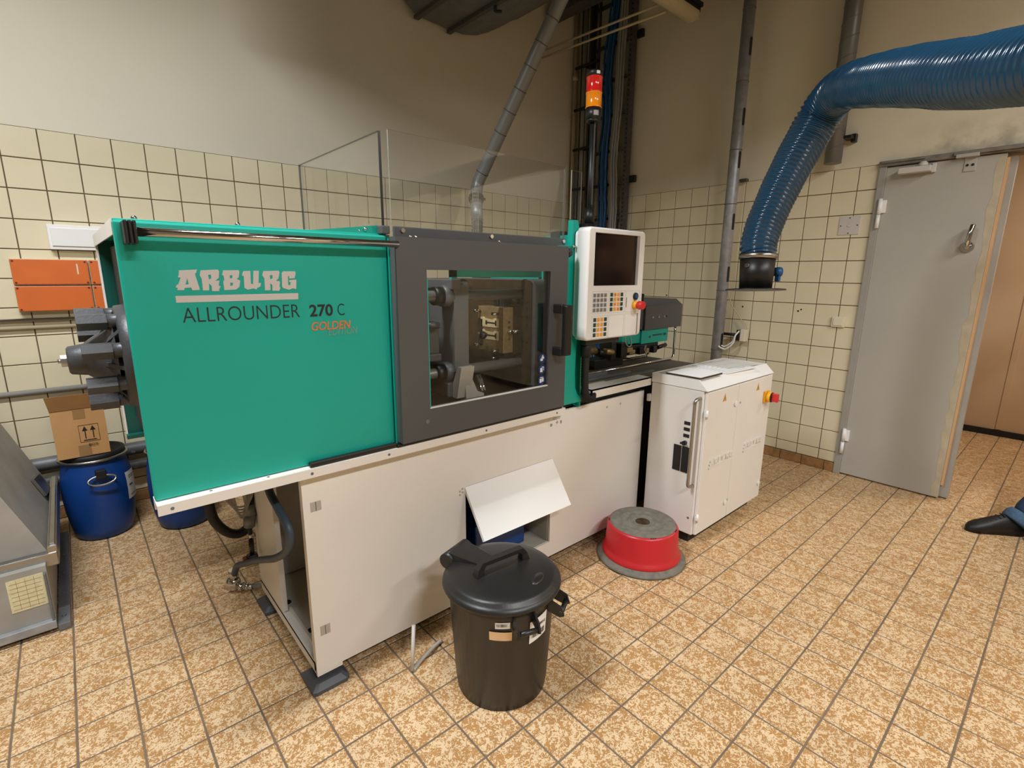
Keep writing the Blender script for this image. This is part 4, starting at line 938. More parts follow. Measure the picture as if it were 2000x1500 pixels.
MB().box(-1.435, -1.425, -1.958, -1.952, 1.085, 1.235).box(-1.5, -1.43, -1.952, -1.948, 1.226, 1.236).build('cover_gap', M['dark'], iu)
g = MB()
for x in (-1.335, -1.268, -1.205): g.cyl((x, -1.953, 1.158), (x, -1.95, 1.158), .007)
g.build('cover_screw', M['chrome'], iu); MB().cyl((-1.178, -1.953, 1.158), (-1.178, -1.95, 1.158), .006).cyl((-1.49, -1.956, 1.15), (-1.49, -1.95, 1.15), .012).build('cover_hole', M['dark'], iu)
MB().box(-1.50, -1.485, -1.98, -1.80, 1.25, 1.31, .004).build('cover_fin', M['black'], iu)
g = MB().box(-1.43, -1.129, -1.94, -1.70, .992, 1.081, .003).box(-1.62, -1.43, -1.93, -1.70, 1.0, 1.075, .003); gb = g.build('green_carriage', M['green'], mc)
MB().box(-1.31, -1.20, -1.9412, -1.94, 1.036, 1.046).box(-1.185, -1.155, -1.9414, -1.94, 1.032, 1.048, .001).cyl((-1.34, -1.942, 1.033), (-1.34, -1.94, 1.033), .008).build('carriage_print', M['keygreen'], gb)
g = MB().box(-1.62, -1.22, -1.93, -1.78, .93, .992, .006).cyl((-1.24, -1.94, .955), (-1.15, -1.94, .965), .013).box(-1.66, -1.60, -1.96, -1.80, .93, 1.02, .004).box(-1.73, -1.68, -1.94, -1.85, .92, 1.03, .004).box(-1.46, -1.40, -1.955, -1.90, .93, .975, .004).cyl((-1.85, -1.93, .98), (-1.75, -1.93, .96), .024).box(-1.30, -1.26, -1.95, -1.9, .925, .97, .004)
g.box(-1.86, -1.58, -1.92, -1.82, .875, .93, .004); g.build('nozzle_unit', M['black'], mc)
g = MB().cyl((-1.81, -1.955, .985), (-1.74, -1.955, .972), .018).box(-1.60, -1.545, -1.962, -1.94, .955, .985, .003).box(-1.56, -1.50, -1.95, -1.93, .94, .965, .003).cyl((-2.05, -1.90, 1.0), (-1.85, -1.92, .985), .02).box(-1.40, -1.37, -1.962, -1.945, .935, .965, .002); g.build('nozzle_fitting', M['mould'], mc)
g = MB().tube(spline([(-1.62, -1.95, 1.05), (-1.62, -1.965, 1.01), (-1.595, -1.97, .995), (-1.57, -1.965, 1.01), (-1.565, -1.95, 1.05)]), .004).tube(spline([(-1.40, -1.955, .985), (-1.425, -1.965, .96), (-1.40, -1.965, .925), (-1.37, -1.95, .915)]), .004); g.build('loop_wire', M['greycable'], mc)
g = MB().tube(spline([(-1.135, -1.995, 1.09), (-1.133, -1.995, .93), (-1.135, -1.995, .90), (-1.155, -1.998, .883), (-1.19, -2.0, .882)], 6)+[Vector((-2.28, -2.0, .882))], .0085); g.build('chrome_guard_bar', M['chrome'], mc)
g = MB().tube(spline([(-1.215, -1.86, 1.0), (-1.215, -1.86, .92), (-1.235, -1.86, .895), (-1.27, -1.86, .89)], 6)+[Vector((-2.0, -1.86, .885))], .0075); g.build('chrome_guard_bar', M['chrome'], mc)
# maker notice under the rail
g = MB().box(-2.535, -2.437, yf-.001, yf, .725, .785); s = g.build('notice', M['white'], base)
MB().box(-2.51, -2.455, yf-.0015, yf-.001, .768, .771).box(-2.51, -2.46, yf-.0015, yf-.001, .761, .763).prism([(-2.49, .745), (-2.482, .748), (-2.479, .757), (-2.476, .748), (-2.468, .745), (-2.476, .742), (-2.479, .733), (-2.482, .742)], yf-.0015, yf-.001).box(-2.525, -2.51, yf-.0015, yf-.001, .732, .745).box(-2.458, -2.447, yf-.0015, yf-.001, .735, .75).build('notice_print', M['greycable'], base)
# corrugated hose below the control panel
pts = spline([(-2.352, -2.27, 1.10), (-2.352, -2.27, 1.02), (-2.350, -2.27, .93), (-2.342, -2.27, .872), (-2.322, -2.27, .845), (-2.292, -2.268, .842), (-2.265, -2.25, .85)], 14)
MB().tube(pts, .018, n=16, rad=[.0165 if k % 2 else .019 for k in range(len(pts))]).cyl((-2.352, -2.27, 1.05), (-2.352, -2.27, 1.128), .024, n=16).build('corrugated_conduit', M['rubber'], mc)

# ------------------------------------------------------------------ hoses and cables under the overhang
g = MB().tube(spline([(-3.79, -1.56, .82), (-3.80, -1.54, .66), (-3.805, -1.53, .52), (-3.795, -1.53, .42), (-3.76, -1.53, .355), (-3.718, -1.53, .325), (-3.678, -1.53, .335), (-3.655, -1.54, .39), (-3.645, -1.58, .52)]), .0195, n=16)
tag(g.build('black_hose', M['rubber']), 'thick black hose looping down under the green guard overhang', 'hose')
g = MB().tube(spline([(-3.70, -2.037, .80), (-3.70, -2.04, .70), (-3.695, -2.12, .652), (-3.69, -2.19, .608), (-3.69, -2.165, .53), (-3.70, -2.05, .447), (-3.70, -1.90, .37), (-3.70, -1.741, .29), (-3.712, -1.60, .215), (-3.725, -1.50, .16), (-3.73, -1.45, .10)]), .0135, n=14)
tag(g.build('slate_hose', mat('slate_hose', (52, 66, 78), .5)), 'slate hose curving past open base end to chrome elbow fitting', 'hose')
t = thing('elbow_fitting', 'chrome elbow fitting on floor at end of the slate hose', 'fitting', (-3.73, -1.42, 0))
g = MB().sphere((-3.735, -1.43, .045), .032, n=20, sc=(1, 1, 1.1)).cyl((-3.732, -1.435, .07), (-3.731, -1.44, .115), .020, n=20).cyl((-3.72, -1.45, .03), (-3.67, -1.50, .035), .014, n=16).cyl((-3.715, -1.455, .03), (-3.705, -1.465, .031), .020, n=20).cyl((-3.695, -1.475, .032), (-3.685, -1.485, .033), .017, n=20); g.build('elbow', M['chrome'], t)
g = MB().cyl((-3.67, -1.50, .035), (-3.61, -1.545, .045), .012, n=14); g.build('pipe_stub', M['galv'], t)
g = MB()
for k in range(5):
    o = .010*k; g.tube(spline([(-3.795+o, -1.70-o*.3, .82), (-3.785+o, -1.70, .62-o*.5), (-3.765+o*.7, -1.70, .545-o), (-3.725, -1.70, .515-o*1.2), (-3.69-o*.4, -1.70, .53-o*.8), (-3.672-o, -1.70, .60), (-3.665-o, -1.69, .82)]), .0035, n=8)
tag(g.build('cable_loops', M['greycable']), 'loops of thin grey cable hanging under the green guard overhang', 'cables')
t = thing('valve_drop', 'hanging cable joint and small black valve with red knob under overhang', 'valve', (-3.68, -1.6, .3))
g = MB().cyl((-3.672, -1.60, .475), (-3.674, -1.60, .43), .016, .026, n=14).cyl((-3.674, -1.60, .43), (-3.68, -1.60, .375), .026, .022, n=14); g.build('joint_sleeve', M['galvdark'], t)
MB().cyl((-3.68, -1.60, .378), (-3.68, -1.60, .34), .009).cyl((-3.655, -1.60, .82), (-3.67, -1.60, .46), .014).build('drop_hose', M['rubber'], t)
MB().cyl((-3.68, -1.60, .345), (-3.68, -1.60, .315), .006).build('coupling', M['chrome'], t)
MB().cyl((-3.68, -1.60, .315), (-3.682, -1.60, .235), .010).box(-3.703, -3.662, -1.62, -1.585, .225, .25, .006).build('valve_body', M['black'], t)
MB().cyl((-3.70, -1.60, .236), (-3.718, -1.60, .238), .009).build('valve_knob', M['screwdark'], t)

# ------------------------------------------------------------------ control panel
def rr2(x0, x1, z0, z1, r, n=5): return [(a, b) for a, b in rrect(x0, x1, z0, z1, r, n)]
yp = -2.33
ax0, ax1, az0, az1 = -2.432, -2.018, 1.133, 1.622; sx0, sx1, sz0, sz1 = -2.388, -2.063, 1.374, 1.600
def ring_panel():
    g = MB(); o = rr2(ax0, ax1, az0, az1, .022, 6); n = len(o)
    cxm, czm = (sx0+sx1)/2, (sz0+sz1)/2
    # front frame: outer bevel ring + inner ring following the screen rectangle
    def inset(d): return rr2(ax0+d, ax1-d, az0+d, az1-d, max(.022-d, .004), 6)
    rings = [(o, -2.268), (o, -2.322), (inset(.003), -2.328), (inset(.008), yp)]
    vs = []
    for pl, y in rings: vs += [(a, y, b) for a, b in pl]
    fs = [(k*n+i, k*n+(i+1) % n, (k+1)*n+(i+1) % n, (k+1)*n+i) for k in range(3) for i in range(n)]
    fs.append(tuple(range(n-1, -1, -1))); g.add(vs, fs, [True]*(len(fs)-1)+[False])
    # front faces around the screen opening
    bi = ax0+.008, ax1-.008, az0+.008, az1-.008
    A = rings[-1][0]; q = len(vs)-n
    last = [(a, yp, b) for a, b in A]
    # ring to opening: map each outline vertex to nearest opening edge point
    inn = [(min(max(a, sx0), sx1), yp, min(max(b, sz0), sz1)) for a, b in A]
    # keep only faces with area; corners snap to opening corners
    g2 = MB(); g2.add(last+inn, [(i, (i+1) % n, n+(i+1) % n, n+i) for i in range(n)])
    return g, g2
g, g2 = ring_panel()
g.add(g2.v, g2.f)
g.box(sx0-.006, sx0, yp+.0005, -2.30, sz0-.006, sz1+.006).box(sx1, sx1+.006, yp+.0005, -2.30, sz0-.006, sz1+.006).box(sx0, sx1, yp+.0005, -2.30, sz0-.006, sz0).box(sx0, sx1, yp+.0005, -2.30, sz1, sz1+.006)
cp_ = g.build('control_panel', M['white2'], mc, label='white control panel with dark screen and keypads')
g = MB().prism(rr2(ax0+.008, ax1-.008, az0+.012, az1-.012, .02, 5), -2.270, -2.248, 'xz'); g.build('rear_housing', M['white2'], cp_)
MB().box(sx0, sx1, -2.314, -2.305, sz0, sz1).build('screen', M['screen'], cp_)
def frame(x0, x1, z0, z1):
    w = .0012; y0, y1 = yp-.0006, yp+.0005
    return MB().box(x0, x1, y0, y1, z0, z0+w).box(x0, x1, y0, y1, z1-w, z1).box(x0, x0+w, y0, y1, z0, z1).box(x1-w, x1, y0, y1, z0, z1)
for f in ((-2.393, -2.284, 1.252, 1.350), (-2.275, -2.160, 1.250, 1.349), (-2.151, -2.043, 1.249, 1.349), (-2.390, -2.278, 1.138, 1.242), (-2.27, -2.158, 1.137, 1.241), (-2.15, -2.042, 1.136, 1.241)):
    frame(*f).build('field_frame', M['plate'], cp_)
def keys(x0, x1, z1, z0, kinds, nm):
    e = None
    for c in range(4):
        for r in range(4):
            x = x0+(x1-x0)*c/3; z = z1+(z0-z1)*r/3; k = kinds[c]
            g = MB().box(x-.0095, x+.0095, yp-.0018, yp+.0004, z-.0085, z+.0085, .001); g.cur = 1; m2 = M[k]
            if k == 'keyyellow': g.box(x-.004, x+.004, yp-.0024, yp-.0017, z-.003, z+.003); m2 = M['keyred' if (r+c) % 2 and nm else 'yellow']
            if k == 'keygrey': g.box(x-.002, x+.002, yp-.0023, yp-.0017, z-.003, z+.003); m2 = M['darkrail']
            g.build('key', [M[k], m2], cp_)
keys(-2.378, -2.303, 1.332, 1.267, ['keygrey']*4, 0)
keys(-2.258, -2.182, 1.333, 1.267, ['keygreen', 'keyyellow', 'keyyellow', 'keygreen'], 1)
keys(-2.370, -2.295, 1.224, 1.156, ['keygreen', 'keyyellow', 'keyyellow', 'keygreen'], 0)
MB().box(-2.147, -2.143, yp-.001, yp, 1.273, 1.318).box(-2.053, -2.048, yp-.001, yp, 1.14, 1.24).build('slit', M['galvdark'], cp_)
g = MB().cyl((-2.078, yp, 1.322), (-2.078, yp-.008, 1.322), .017, n=24); g.build('key_switch_ring', M['dark'], cp_)
MB().cyl((-2.078, yp-.008, 1.322), (-2.078, yp-.011, 1.322), .011, n=20).build('key_switch', M['bluecable'], cp_)
MB().cyl((-2.080, yp, 1.281), (-2.080, yp-.020, 1.281), .021, .017, n=24).build('stop_collar', M['yellow'], cp_)
MB().cyl((-2.080, yp-.018, 1.281), (-2.080, yp-.030, 1.281), .015, .017, n=24).cyl((-2.080, yp-.030, 1.281), (-2.080, yp-.052, 1.281), .021, .019, n=28).build('stop_button', M['estop'], cp_, label='red mushroom stop button')
g = MB().box(-2.39, -2.14, -2.30, -2.262, 1.108, 1.133, .005).box(-2.345, -2.30, -2.29, -2.245, 1.09, 1.12, .004).box(-2.35, -2.34, -2.27, -2.236, 1.10, 1.5)
g.build('panel_arm', M['black'], cp_)

# ------------------------------------------------------------------ signal light
sx, sy = -2.108, -2.05
sg = MB().cyl((sx-.0, sy, 1.60), (sx, sy, 2.15), .0135, n=18).build('signal_light', M['black'], mc, label='red over amber signal light on black pole')
for k in (-1, 1): MB().box(sx-.004+.0*k, sx+.004, sy-.0145, sy-.013, 1.76, 2.14).build('pole_highlight_strip', M['darkrail'], sg) if k > 0 else None  # lighter grey strip painted down the black pole as a highlight
MB().cyl((sx, sy, 1.665), (sx, sy, 1.745), .028, .022, n=20).cyl((sx, sy, 1.60), (sx, sy, 1.67), .04, .032, n=20).box(-2.35, sx, sy-.03, sy+.03, 1.58, 1.62, .004).build('mount', M['black'], sg)
def module(z0, z1, m, nm): MB().lathe([(0, z0), (.0385, z0), (.0395, z0+.003), (.0375, z0+.006), (.0375, z1-.006), (.0395, z1-.003), (.0385, z1), (0, z1)], (sx, sy, 0), n=32).build(nm, m, sg)
MB().cyl((sx, sy, 2.145), (sx, sy, 2.198), .037, n=28).cyl((sx, sy, 2.135), (sx, sy, 2.146), .028, .037, n=28).build('light_base', M['black'], sg)
module(2.198, 2.265, M['amberlens'], 'amber_lens'); module(2.265, 2.332, M['redlens'], 'red_lens')
MB().lathe([(0, 2.332), (.0385, 2.332), (.0385, 2.352), (.034, 2.358), (0, 2.358)], (sx, sy, 0), n=32).build('cap', M['black'], sg)
g = MB(); vs = []
aa = math.atan2(CAM.y-sy, CAM.x-sx)
for z in (2.337, 2.35):
    for k in range(5): a = aa+.25+.11*k; vs.append((sx+.0392*math.cos(a), sy+.0392*math.sin(a), z))
g.add(vs, [(k, k+1, k+6, k+5) for k in range(4)]); g.build('cap_label', M['sticker'], sg)
g = MB(); vs = []
for z in (2.16, 2.182):
    for k in range(5): a = aa+.05+.17*k; vs.append((sx+.0377*math.cos(a), sy+.0377*math.sin(a), z))
g.add(vs, [(k, k+1, k+6, k+5) for k in range(4)]); g.build('rating_label', M['greycable'], sg)

# ------------------------------------------------------------------ white control cabinet
cb = thing('control_cabinet', 'white two-door control cabinet with raised logos and yellow rotary switch', 'cabinet', (-1.39, -2.43, 0))
bx0, bx1, by0, by1 = -1.785, -1.0, -2.588, -2.268
MB().box(bx0, bx1, by0+.018, by1, .062, .852, .003).build('cabinet_body', M['white'], cb)
g = MB(); q = .048
vs = [(bx0-.003, by0-.003, .855), (bx1+.003, by0-.003, .855), (bx1+.003, by1, .855), (bx0-.003, by1, .855), (bx0-.003, by0+q, .905), (bx1+.003, by0+q, .905), (bx1+.003, by1, .905), (bx0-.003, by1, .905)]
# left side cover is vertical, only the front is chamfered
g.add(vs, [(0, 1, 5, 4), (1, 2, 6, 5), (2, 3, 7, 6), (3, 0, 4, 7), (4, 5, 6, 7), (0, 3, 2, 1)]); g.build('cabinet_top', M['white2'], cb)
MB().box(bx0+.01, bx1-.01, by0+.015, by0+.02, .85, .856).build('shadow_gap', M['dark'], cb)
MB().box(bx0+.03, bx1-.03, by0+.05, by1-.03, .0, .064).build('plinth', M['dark'], cb)
dm = -1.432
for (a, b) in ((bx0+.012, dm-.0015), (dm+.0015, bx1)):
    MB().box(a, b, by0, by0+.017, .064, .846, .004).build('cabinet_door', M['white'], cb)
logo('raised_logo', -1.700, -1.445, .424, .472, by0-.002, M['white'], cb, .0045)
logo('raised_logo', -1.305, -1.068, .427, .478, by0-.002, M['white'], cb, .0045)
for (x, z) in ((-1.592, .795), (-1.192, .795)):
    s = MB().prism([(x-.021, z-.019), (x+.021, z-.019), (x, z+.024)], by0-.0012, by0); s = s.build('warning_triangle', M['warn'], cb)
    MB().prism([(x-.005, z-.012), (x+.002, z-.002), (x-.003, z-.001), (x+.004, z+.01), (x-.002, z+.001), (x+.002, z+.0), (x-.006, z-.012)], by0-.0018, by0-.001).build('bolt_symbol', M['ink'], s)
for (x, z) in ((-1.464, .742), (-1.47, .165), (-1.035, .16)):
    MB().cyl((x, by0-.008, z), (x, by0, z), .015, .013, n=20).box(x-.003, x+.003, by0-.010, by0-.008, z-.006, z+.006).build('door_lock', M['white2'], cb)
for (x, z) in ((-1.405, .738), (-1.44, .17)): MB().cyl((x, by0-.003, z), (x, by0, z), .006, n=10).build('rivet', M['lgrey'], cb)
for z in (.735, .165): MB().box(bx0+.0, bx0+.020, by0-.008, by0+.006, z-.011, z+.011, .002).cyl((bx0+.008, by0-.004, z-.022), (bx0+.008, by0-.004, z+.022), .006).build('cabinet_hinge', M['white2'], cb)
# rotary main switch
x, z = -1.075, .722
MB().box(x-.033, x+.033, by0-.012, by0, z-.034, z+.034, .003).cyl((x, by0-.012, z), (x, by0-.036, z), .031, n=28).build('switch_body', M['yellow'], cb)
MB().cyl((x, by0-.036, z), (x, by0-.040, z), .029, n=28).build('switch_ring', M['dark'], cb)
MB().box(x-.010, x+.010, by0-.075, by0-.038, z-.025, z+.025, .004).box(x-.02, x-.028, by0-.02, by0-.0125, z-.008, z-.003).build('switch_knob', M['estop'], cb, label='red rotary knob')
# left side fittings
xs = bx0-.003
g = MB().tube(spline([(bx0, -2.555, .815), (xs-.030, -2.553, .812), (xs-.042, -2.551, .795), (xs-.042, -2.551, .77)], 6)+spline([(xs-.042, -2.551, .40), (xs-.042, -2.551, .36), (xs-.03, -2.552, .345), (bx0, -2.555, .342)], 6), .0085, n=14); g.build('grab_bar', M['steel'], cb)
for z in (.671, .638, .603): MB().box(bx0-.002, bx0, -2.478, -2.512, z-.010, z+.008).build('indicator_slot', M['dark'], cb)
MB().cyl((bx0, -2.492, .563), (bx0-.018, -2.492, .563), .012, n=16).box(bx0-.026, bx0-.014, -2.475, -2.509, .558, .568, .002).build('selector_switch', M['black'], cb)
MB().box(bx0-.005, bx0, -2.430, -2.474, .40, .542, .002).box(bx0-.005, bx0, -2.478, -2.522, .40, .542, .002).build('vent_panel', M['black'], cb)
MB().cyl((bx0-.002, -2.545, .155), (bx0, -2.545, .155), .006, n=10).build('rivet', M['galvdark'], cb)
MB().box(-1.80, -1.77, -2.25, -2.268, .745, .785, .002).build('side_clip', M['plate'], cb)
# things on the cabinet
MB().box(-1.775, -1.58, -2.548, -2.29, .9040, .9052).build('top_mat', M['lgrey'], cb)
tp = .9052
t = thing('paper_tray', 'blank white sheet in brown-edged tray, front left of cabinet top', 'paper tray', (-1.64, -2.45, tp))
MB().box(-1.765, -1.535, -2.535, -2.335, tp+.0003, tp+.008, .002).build('tray', M['oldsteel'], t)
MB().box(-1.760, -1.545, -2.532, -2.338, tp+.008, tp+.0095).build('sheet', M['paper'], t)
def paper(x0, x1, y0, y1, z, rot, lab, m='paper', lines=0):
    R = Matrix.Translation(((x0+x1)/2, (y0+y1)/2, z)) @ Matrix.Rotation(math.radians(rot), 4, 'Z'); w, h = (x1-x0)/2, (y1-y0)/2
    t = thing('paper_sheet', lab, 'paper', ((x0+x1)/2, (y0+y1)/2, z), 'papers on the white cabinet')
    MB().box(-w, w, -h, h, 0, .001, M=R).build('sheet', M[m], t)
    g = MB(); random.seed(lines)
    for i in range(lines): a = -h+.02+(2*h-.04)*i/max(1, lines-1); g.box(-w+.02, w-.02-.1*random.random(), a, a+.002, .001, .0013, M=R)
    if lines: g.build('printed_line', M['greycable'], t)
paper(-1.505, -1.18, -2.56, -2.335, tp+.001, -3, 'wide printed sheet with drawing lines, lowest on cabinet top', lines=9)
paper(-1.42, -1.10, -2.50, -2.285, tp+.0025, 4, 'printed sheet overlapping the others at back of cabinet top', lines=7)
paper(-1.37, -1.08, -2.52, -2.31, tp+.004, -8, 'creamy worn sheet on top of papers at right of cabinet top', 'paperlabel' if False else 'sticker', lines=3)

# ------------------------------------------------------------------ waste bin
bn = thing('waste_bin', 'black plastic waste bin with hinged lid in front of machine', 'bin', (-3.127, -2.585, 0))
bxc, byc = -3.127, -2.592
MB().lathe([(0, .004), (.15, .004), (.153, 0), (.158, .004), (.160, .03), (.162, .034), (.182, .36), (.186, .365), (.188, .405), (.178, .405)], (bxc, byc, 0), n=48).build('bin_body', M['binblack'], bn)
MB().lathe([(.194, .392), (.203, .392), (.205, .398), (.204, .404), (.196, .412), (.190, .415), (.187, .424), (.176, .429), (.15, .434), (.08, .440), (0, .442)], (bxc, byc, 0), n=48).build('lid', M['binblack'], bn)
ca = math.atan2(CAM.y-byc, CAM.x-bxc)
R = Matrix.Translation((bxc, byc, .43)) @ Matrix.Rotation(ca, 4, 'Z')   # local +x towards camera, +y = image right
# lid handle arches from front-left to back-right
Rh = R @ Matrix.Rotation(math.radians(35), 4, 'Z')
g = MB()
hw_ = .012
prof = [(-.112, -.004), (-.102, .032), (-.084, .056), (.084, .056), (.102, .032), (.112, -.004)]
pr2 = [(-.078, -.004), (-.080, .026), (-.072, .042), (.072, .042), (.080, .026), (.078, -.004)]
vs = []
for (a, b), (c, d) in zip(prof, pr2):
    for (p, h_) in ((a, b), (c, d)):
        for w in (-hw_, hw_): vs.append(Rh @ Vector((w*(1.5 if h_ < .01 else 1), p, h_)))
fs = []
for i in range(5):
    o = i*4; fs += [(o, o+1, o+5, o+4), (o+2, o+6, o+7, o+3), (o, o+4, o+6, o+2), (o+1, o+3, o+7, o+5)]
g.add(vs, fs); g.build('lid_handle', M['binblack'], bn)
# hinge hump at image upper-left, thumb dip at right
Rg = R @ Matrix.Rotation(math.radians(-122), 4, 'Z')
g = MB().add([Rg @ Vector(v) for v in [(.02, -.03, .006), (.02, .03, .006), (.19, .052, .026), (.19, -.052, .026), (.01, -.05, -.01), (.01, .05, -.01), (.20, .062, -.03), (.20, -.062, -.03)]], [(0, 1, 2, 3), (7, 6, 5, 4), (0, 4, 5, 1), (1, 5, 6, 2), (2, 6, 7, 3), (3, 7, 4, 0)]); g.cyl((.195, -.062, -.004), (.195, .062, -.004), .028, n=20, M=Rg); g.build('lid_hinge', M['binblack'], bn)
Rd = R @ Matrix.Rotation(math.radians(62), 4, 'Z')
g = MB().sphere((0, 0, 0), .04, n=16, sc=(.5, 1, .25)); g.v = [tuple(Rd @ (Vector(v)+Vector((.135, 0, .002)))) for v in g.v]; g.build('lid_dimple', M['binblack'], bn)
# lugs
for ang in (68, 22, -125):
    Rl = Matrix.Translation((bxc, byc, .345)) @ Matrix.Rotation(ca+math.radians(ang), 4, 'Z')
    g = MB()
    for s in (-.035, .035):
        g.add([Rl @ Vector(v) for v in [(.18, s-.003, .04), (.225, s-.003, .02), (.235, s-.003, -.01), (.22, s-.003, -.018), (.178, s-.003, -.005), (.18, s+.003, .04), (.225, s+.003, .02), (.235, s+.003, -.01), (.22, s+.003, -.018), (.178, s+.003, -.005)]], [(0, 1, 2, 3, 4), (9, 8, 7, 6, 5)]+[(i, (i+1) % 5, 5+(i+1) % 5, 5+i) for i in range(5)])
    g.cyl((.222, -.04, -.004), (.222, .04, -.004), .009, n=12, M=Rl); g.build('side_lug', M['binblack'], bn)
def curved(ang, da, z0, z1, m, nm, rot=0, eps=.0015, parent=bn):
    g = MB(); vs = []; n = 6
    for z in (z0, z1):
        for k in range(n+1):
            a = ca+math.radians(ang+da*(2*k/n-1)); rad_ = .162+(.182-.162)*(z-.034)/(.326)+eps
            vs.append((bxc+rad_*math.cos(a), byc+rad_*math.sin(a), z+rot*(2*k/n-1)))
    g.add(vs, [(k, k+1, n+2+k, n+1+k) for k in range(n)], True); return g.build(nm, M[m], parent)
s1 = curved(1, 7.5, .335, .358, 'sticker', 'barcode_sticker')
g = MB()
random.seed(4)
def bars(a0, a1, z0, z1, n, eps):
    g = MB()
    for i in range(n):
        a = ca+math.radians(a0+(a1-a0)*i/n); w = math.radians((a1-a0)/n*random.uniform(.25, .7)); vs = []
        for z in (z0, z1):
            rad_ = .162+.02*(z-.034)/.326+eps
            for t_ in (a, a+w): vs.append((bxc+rad_*math.cos(t_), byc+rad_*math.sin(t_), z))
        g.add(vs, [(0, 1, 3, 2)])
    return g
bars(-5, 6, .342, .353, 14, .0021).build('barcode', M['ink'], s1)
curved(-1, 11.5, .290, .322, 'beigesticker', 'paper_sticker', rot=-.0015)
s2 = curved(42, 12, .262, .345, 'sticker', 'white_label', rot=.006)
bars(33, 52, .275, .297, 16, .0022).build('barcode', M['ink'], s2)
bars(40, 52, .312, .322, 7, .0022).build('label_print', M['ink'], s2)
# white stick on floor behind the bin
g = MB().cyl((-3.365, -2.37, .008), (-3.33, -2.33, .155), .007).tube(spline([(-3.36, -2.37, .008), (-3.32, -2.35, .008), (-3.27, -2.335, .014), (-3.2, -2.31, .008)]), .007)
tag(g.build('bent_tube', M['plate']), 'bent pale plastic tube lying between bin and machine base', 'tube')

# ------------------------------------------------------------------ red stool
st = thing('step_stool', 'round red step stool with worn grey tread beside the cabinet', 'stool', (-2.068, -2.46, 0))
sc = (-2.068, -2.452, 0)
MB().lathe([(.196, .028), (.199, .036), (.196, .046), (.188, .056), (.183, .070), (.176, .178), (.168, .190), (.160, .190)], sc, n=56).build('shell', M['red'], st)
MB().lathe([(.185, 0), (.215, .0), (.223, .004), (.2225, .012), (.216, .018), (.192, .032), (.18, .034)], sc, n=56).build('base_ring', M['tread'], st)
MB().lathe([(.165, .188), (.164, .193), (.150, .195), (.120, .191), (.116, .196), (.108, .196), (.103, .191), (.075, .191), (.072, .196), (.064, .196), (.06, .191), (.035, .191), (0, .191)], sc, n=56).build('tread', M['tread'], st)
MB().lathe([(.036, .1905), (.035, .193), (0, .193)], sc, n=40).build('tread_centre', M['oldsteel'], st)
g = MB()
for k in (-2.3, -1.35, 2.2):
    for j in range(3):
        a = k+.06*j; g.cyl((sc[0]+.168*math.cos(a), sc[1]+.168*math.sin(a), .189), (sc[0]+.168*math.cos(a), sc[1]+.168*math.sin(a), .1915), .003, n=8)
g.build('vent_hole', M['dark'], st)

# ------------------------------------------------------------------ person at the right edge
pn = thing('person', 'person in dark jeans and black shoes stepping at right picture edge', 'person', (-.2, -3.75, 0))
def skin(name, verts, edges, m, parent, lev=2):
    me = bpy.data.meshes.new(name); me.from_pydata([v[:3] for v in verts], edges, [])
    o = bpy.data.objects.new(name, me); C.objects.link(o)
    md = o.modifiers.new('s', 'SKIN'); md.use_smooth_shade = True
    for i, v in enumerate(verts):
        sv = me.skin_vertices[0].data[i]; r_ = v[3] if len(v) > 3 else .03; sv.radius = (r_, v[4] if len(v) > 4 else r_); sv.use_root = (i == 0)
    sd_ = o.modifiers.new('d', 'SUBSURF'); sd_.levels = lev; sd_.render_levels = lev
    b_ = baked(o, name, m, parent)
    w = wloc(parent)
    for v in b_.data.vertices: v.co = v.co-w
    for p_ in b_.data.polygons: p_.use_smooth = True
    return b_
def chain(n, s=0): return [(i+s, i+s+1) for i in range(n-1)]
# feet: toe direction
td = Vector((-.62, .78, 0)).normalized(); sdv = Vector((td.y, -td.x, 0))
def shoe(heel, lab=None):
    h = Vector(heel); L_ = .29
    secs = [(0.0, .028, .070, .0), (.03, .036, .095, 0), (.08, .038, .112, 0), (.12, .037, .112, 0), (.16, .041, .098, .002), (.20, .046, .078, .004), (.24, .044, .064, .002), (.268, .036, .052, -.001), (.285, .024, .040, -.003), (.294, .008, .026, -.004)]
    g = MB(); n = 16; vs = []
    for (s, w, ht, sh) in secs:
        for k in range(n):
            a = 2*pi*k/n; cx_ = w*math.cos(a); z_ = ht/2+ht/2*math.sin(a)
            if math.sin(a) < 0: z_ = max(z_, .0); 
            z_ = max(.0, min(z_, ht)) if math.sin(a) > -.3 else .0
            vs.append(h+td*s+sdv*(cx_+sh)+Vector((0, 0, z_)))
    m_ = len(secs); fs = [(j*n+k, j*n+(k+1) % n, (j+1)*n+(k+1) % n, (j+1)*n+k) for j in range(m_-1) for k in range(n)]
    fs += [tuple(range(n)), tuple(range((m_-1)*n, m_*n))]; g.add(vs, fs, True)
    o = g.build('shoe', M['shoe'], pn)
    g = MB()
    for i in range(4):
        c_ = h+td*(.125+.020*i)+Vector((0, 0, .108-.010*i)); g.tube([c_-sdv*.022, c_+Vector((0, 0, .004)), c_+sdv*.022], .003, n=6)
    g.build('laces', M['rubber'], o); return o
h1 = Vector((-.222, -3.742, 0)); h2 = Vector((-.15, -3.99, 0))
shoe(h1); shoe(h2)
pel = Vector((.02, -4.14, .93))
up = Vector((0, 0, 1))
def leg(h, side):
    an = h+td*.045+up*.10; kn = an+Vector((.05, -.10, .40)) if side > 0 else an+Vector((.20, -.20, .34))
    hip = pel+sdv*(.09*side)
    return an, kn, hip
a1, k1, p1 = leg(h1, -1); a2, k2, p2 = leg(h2, 1)
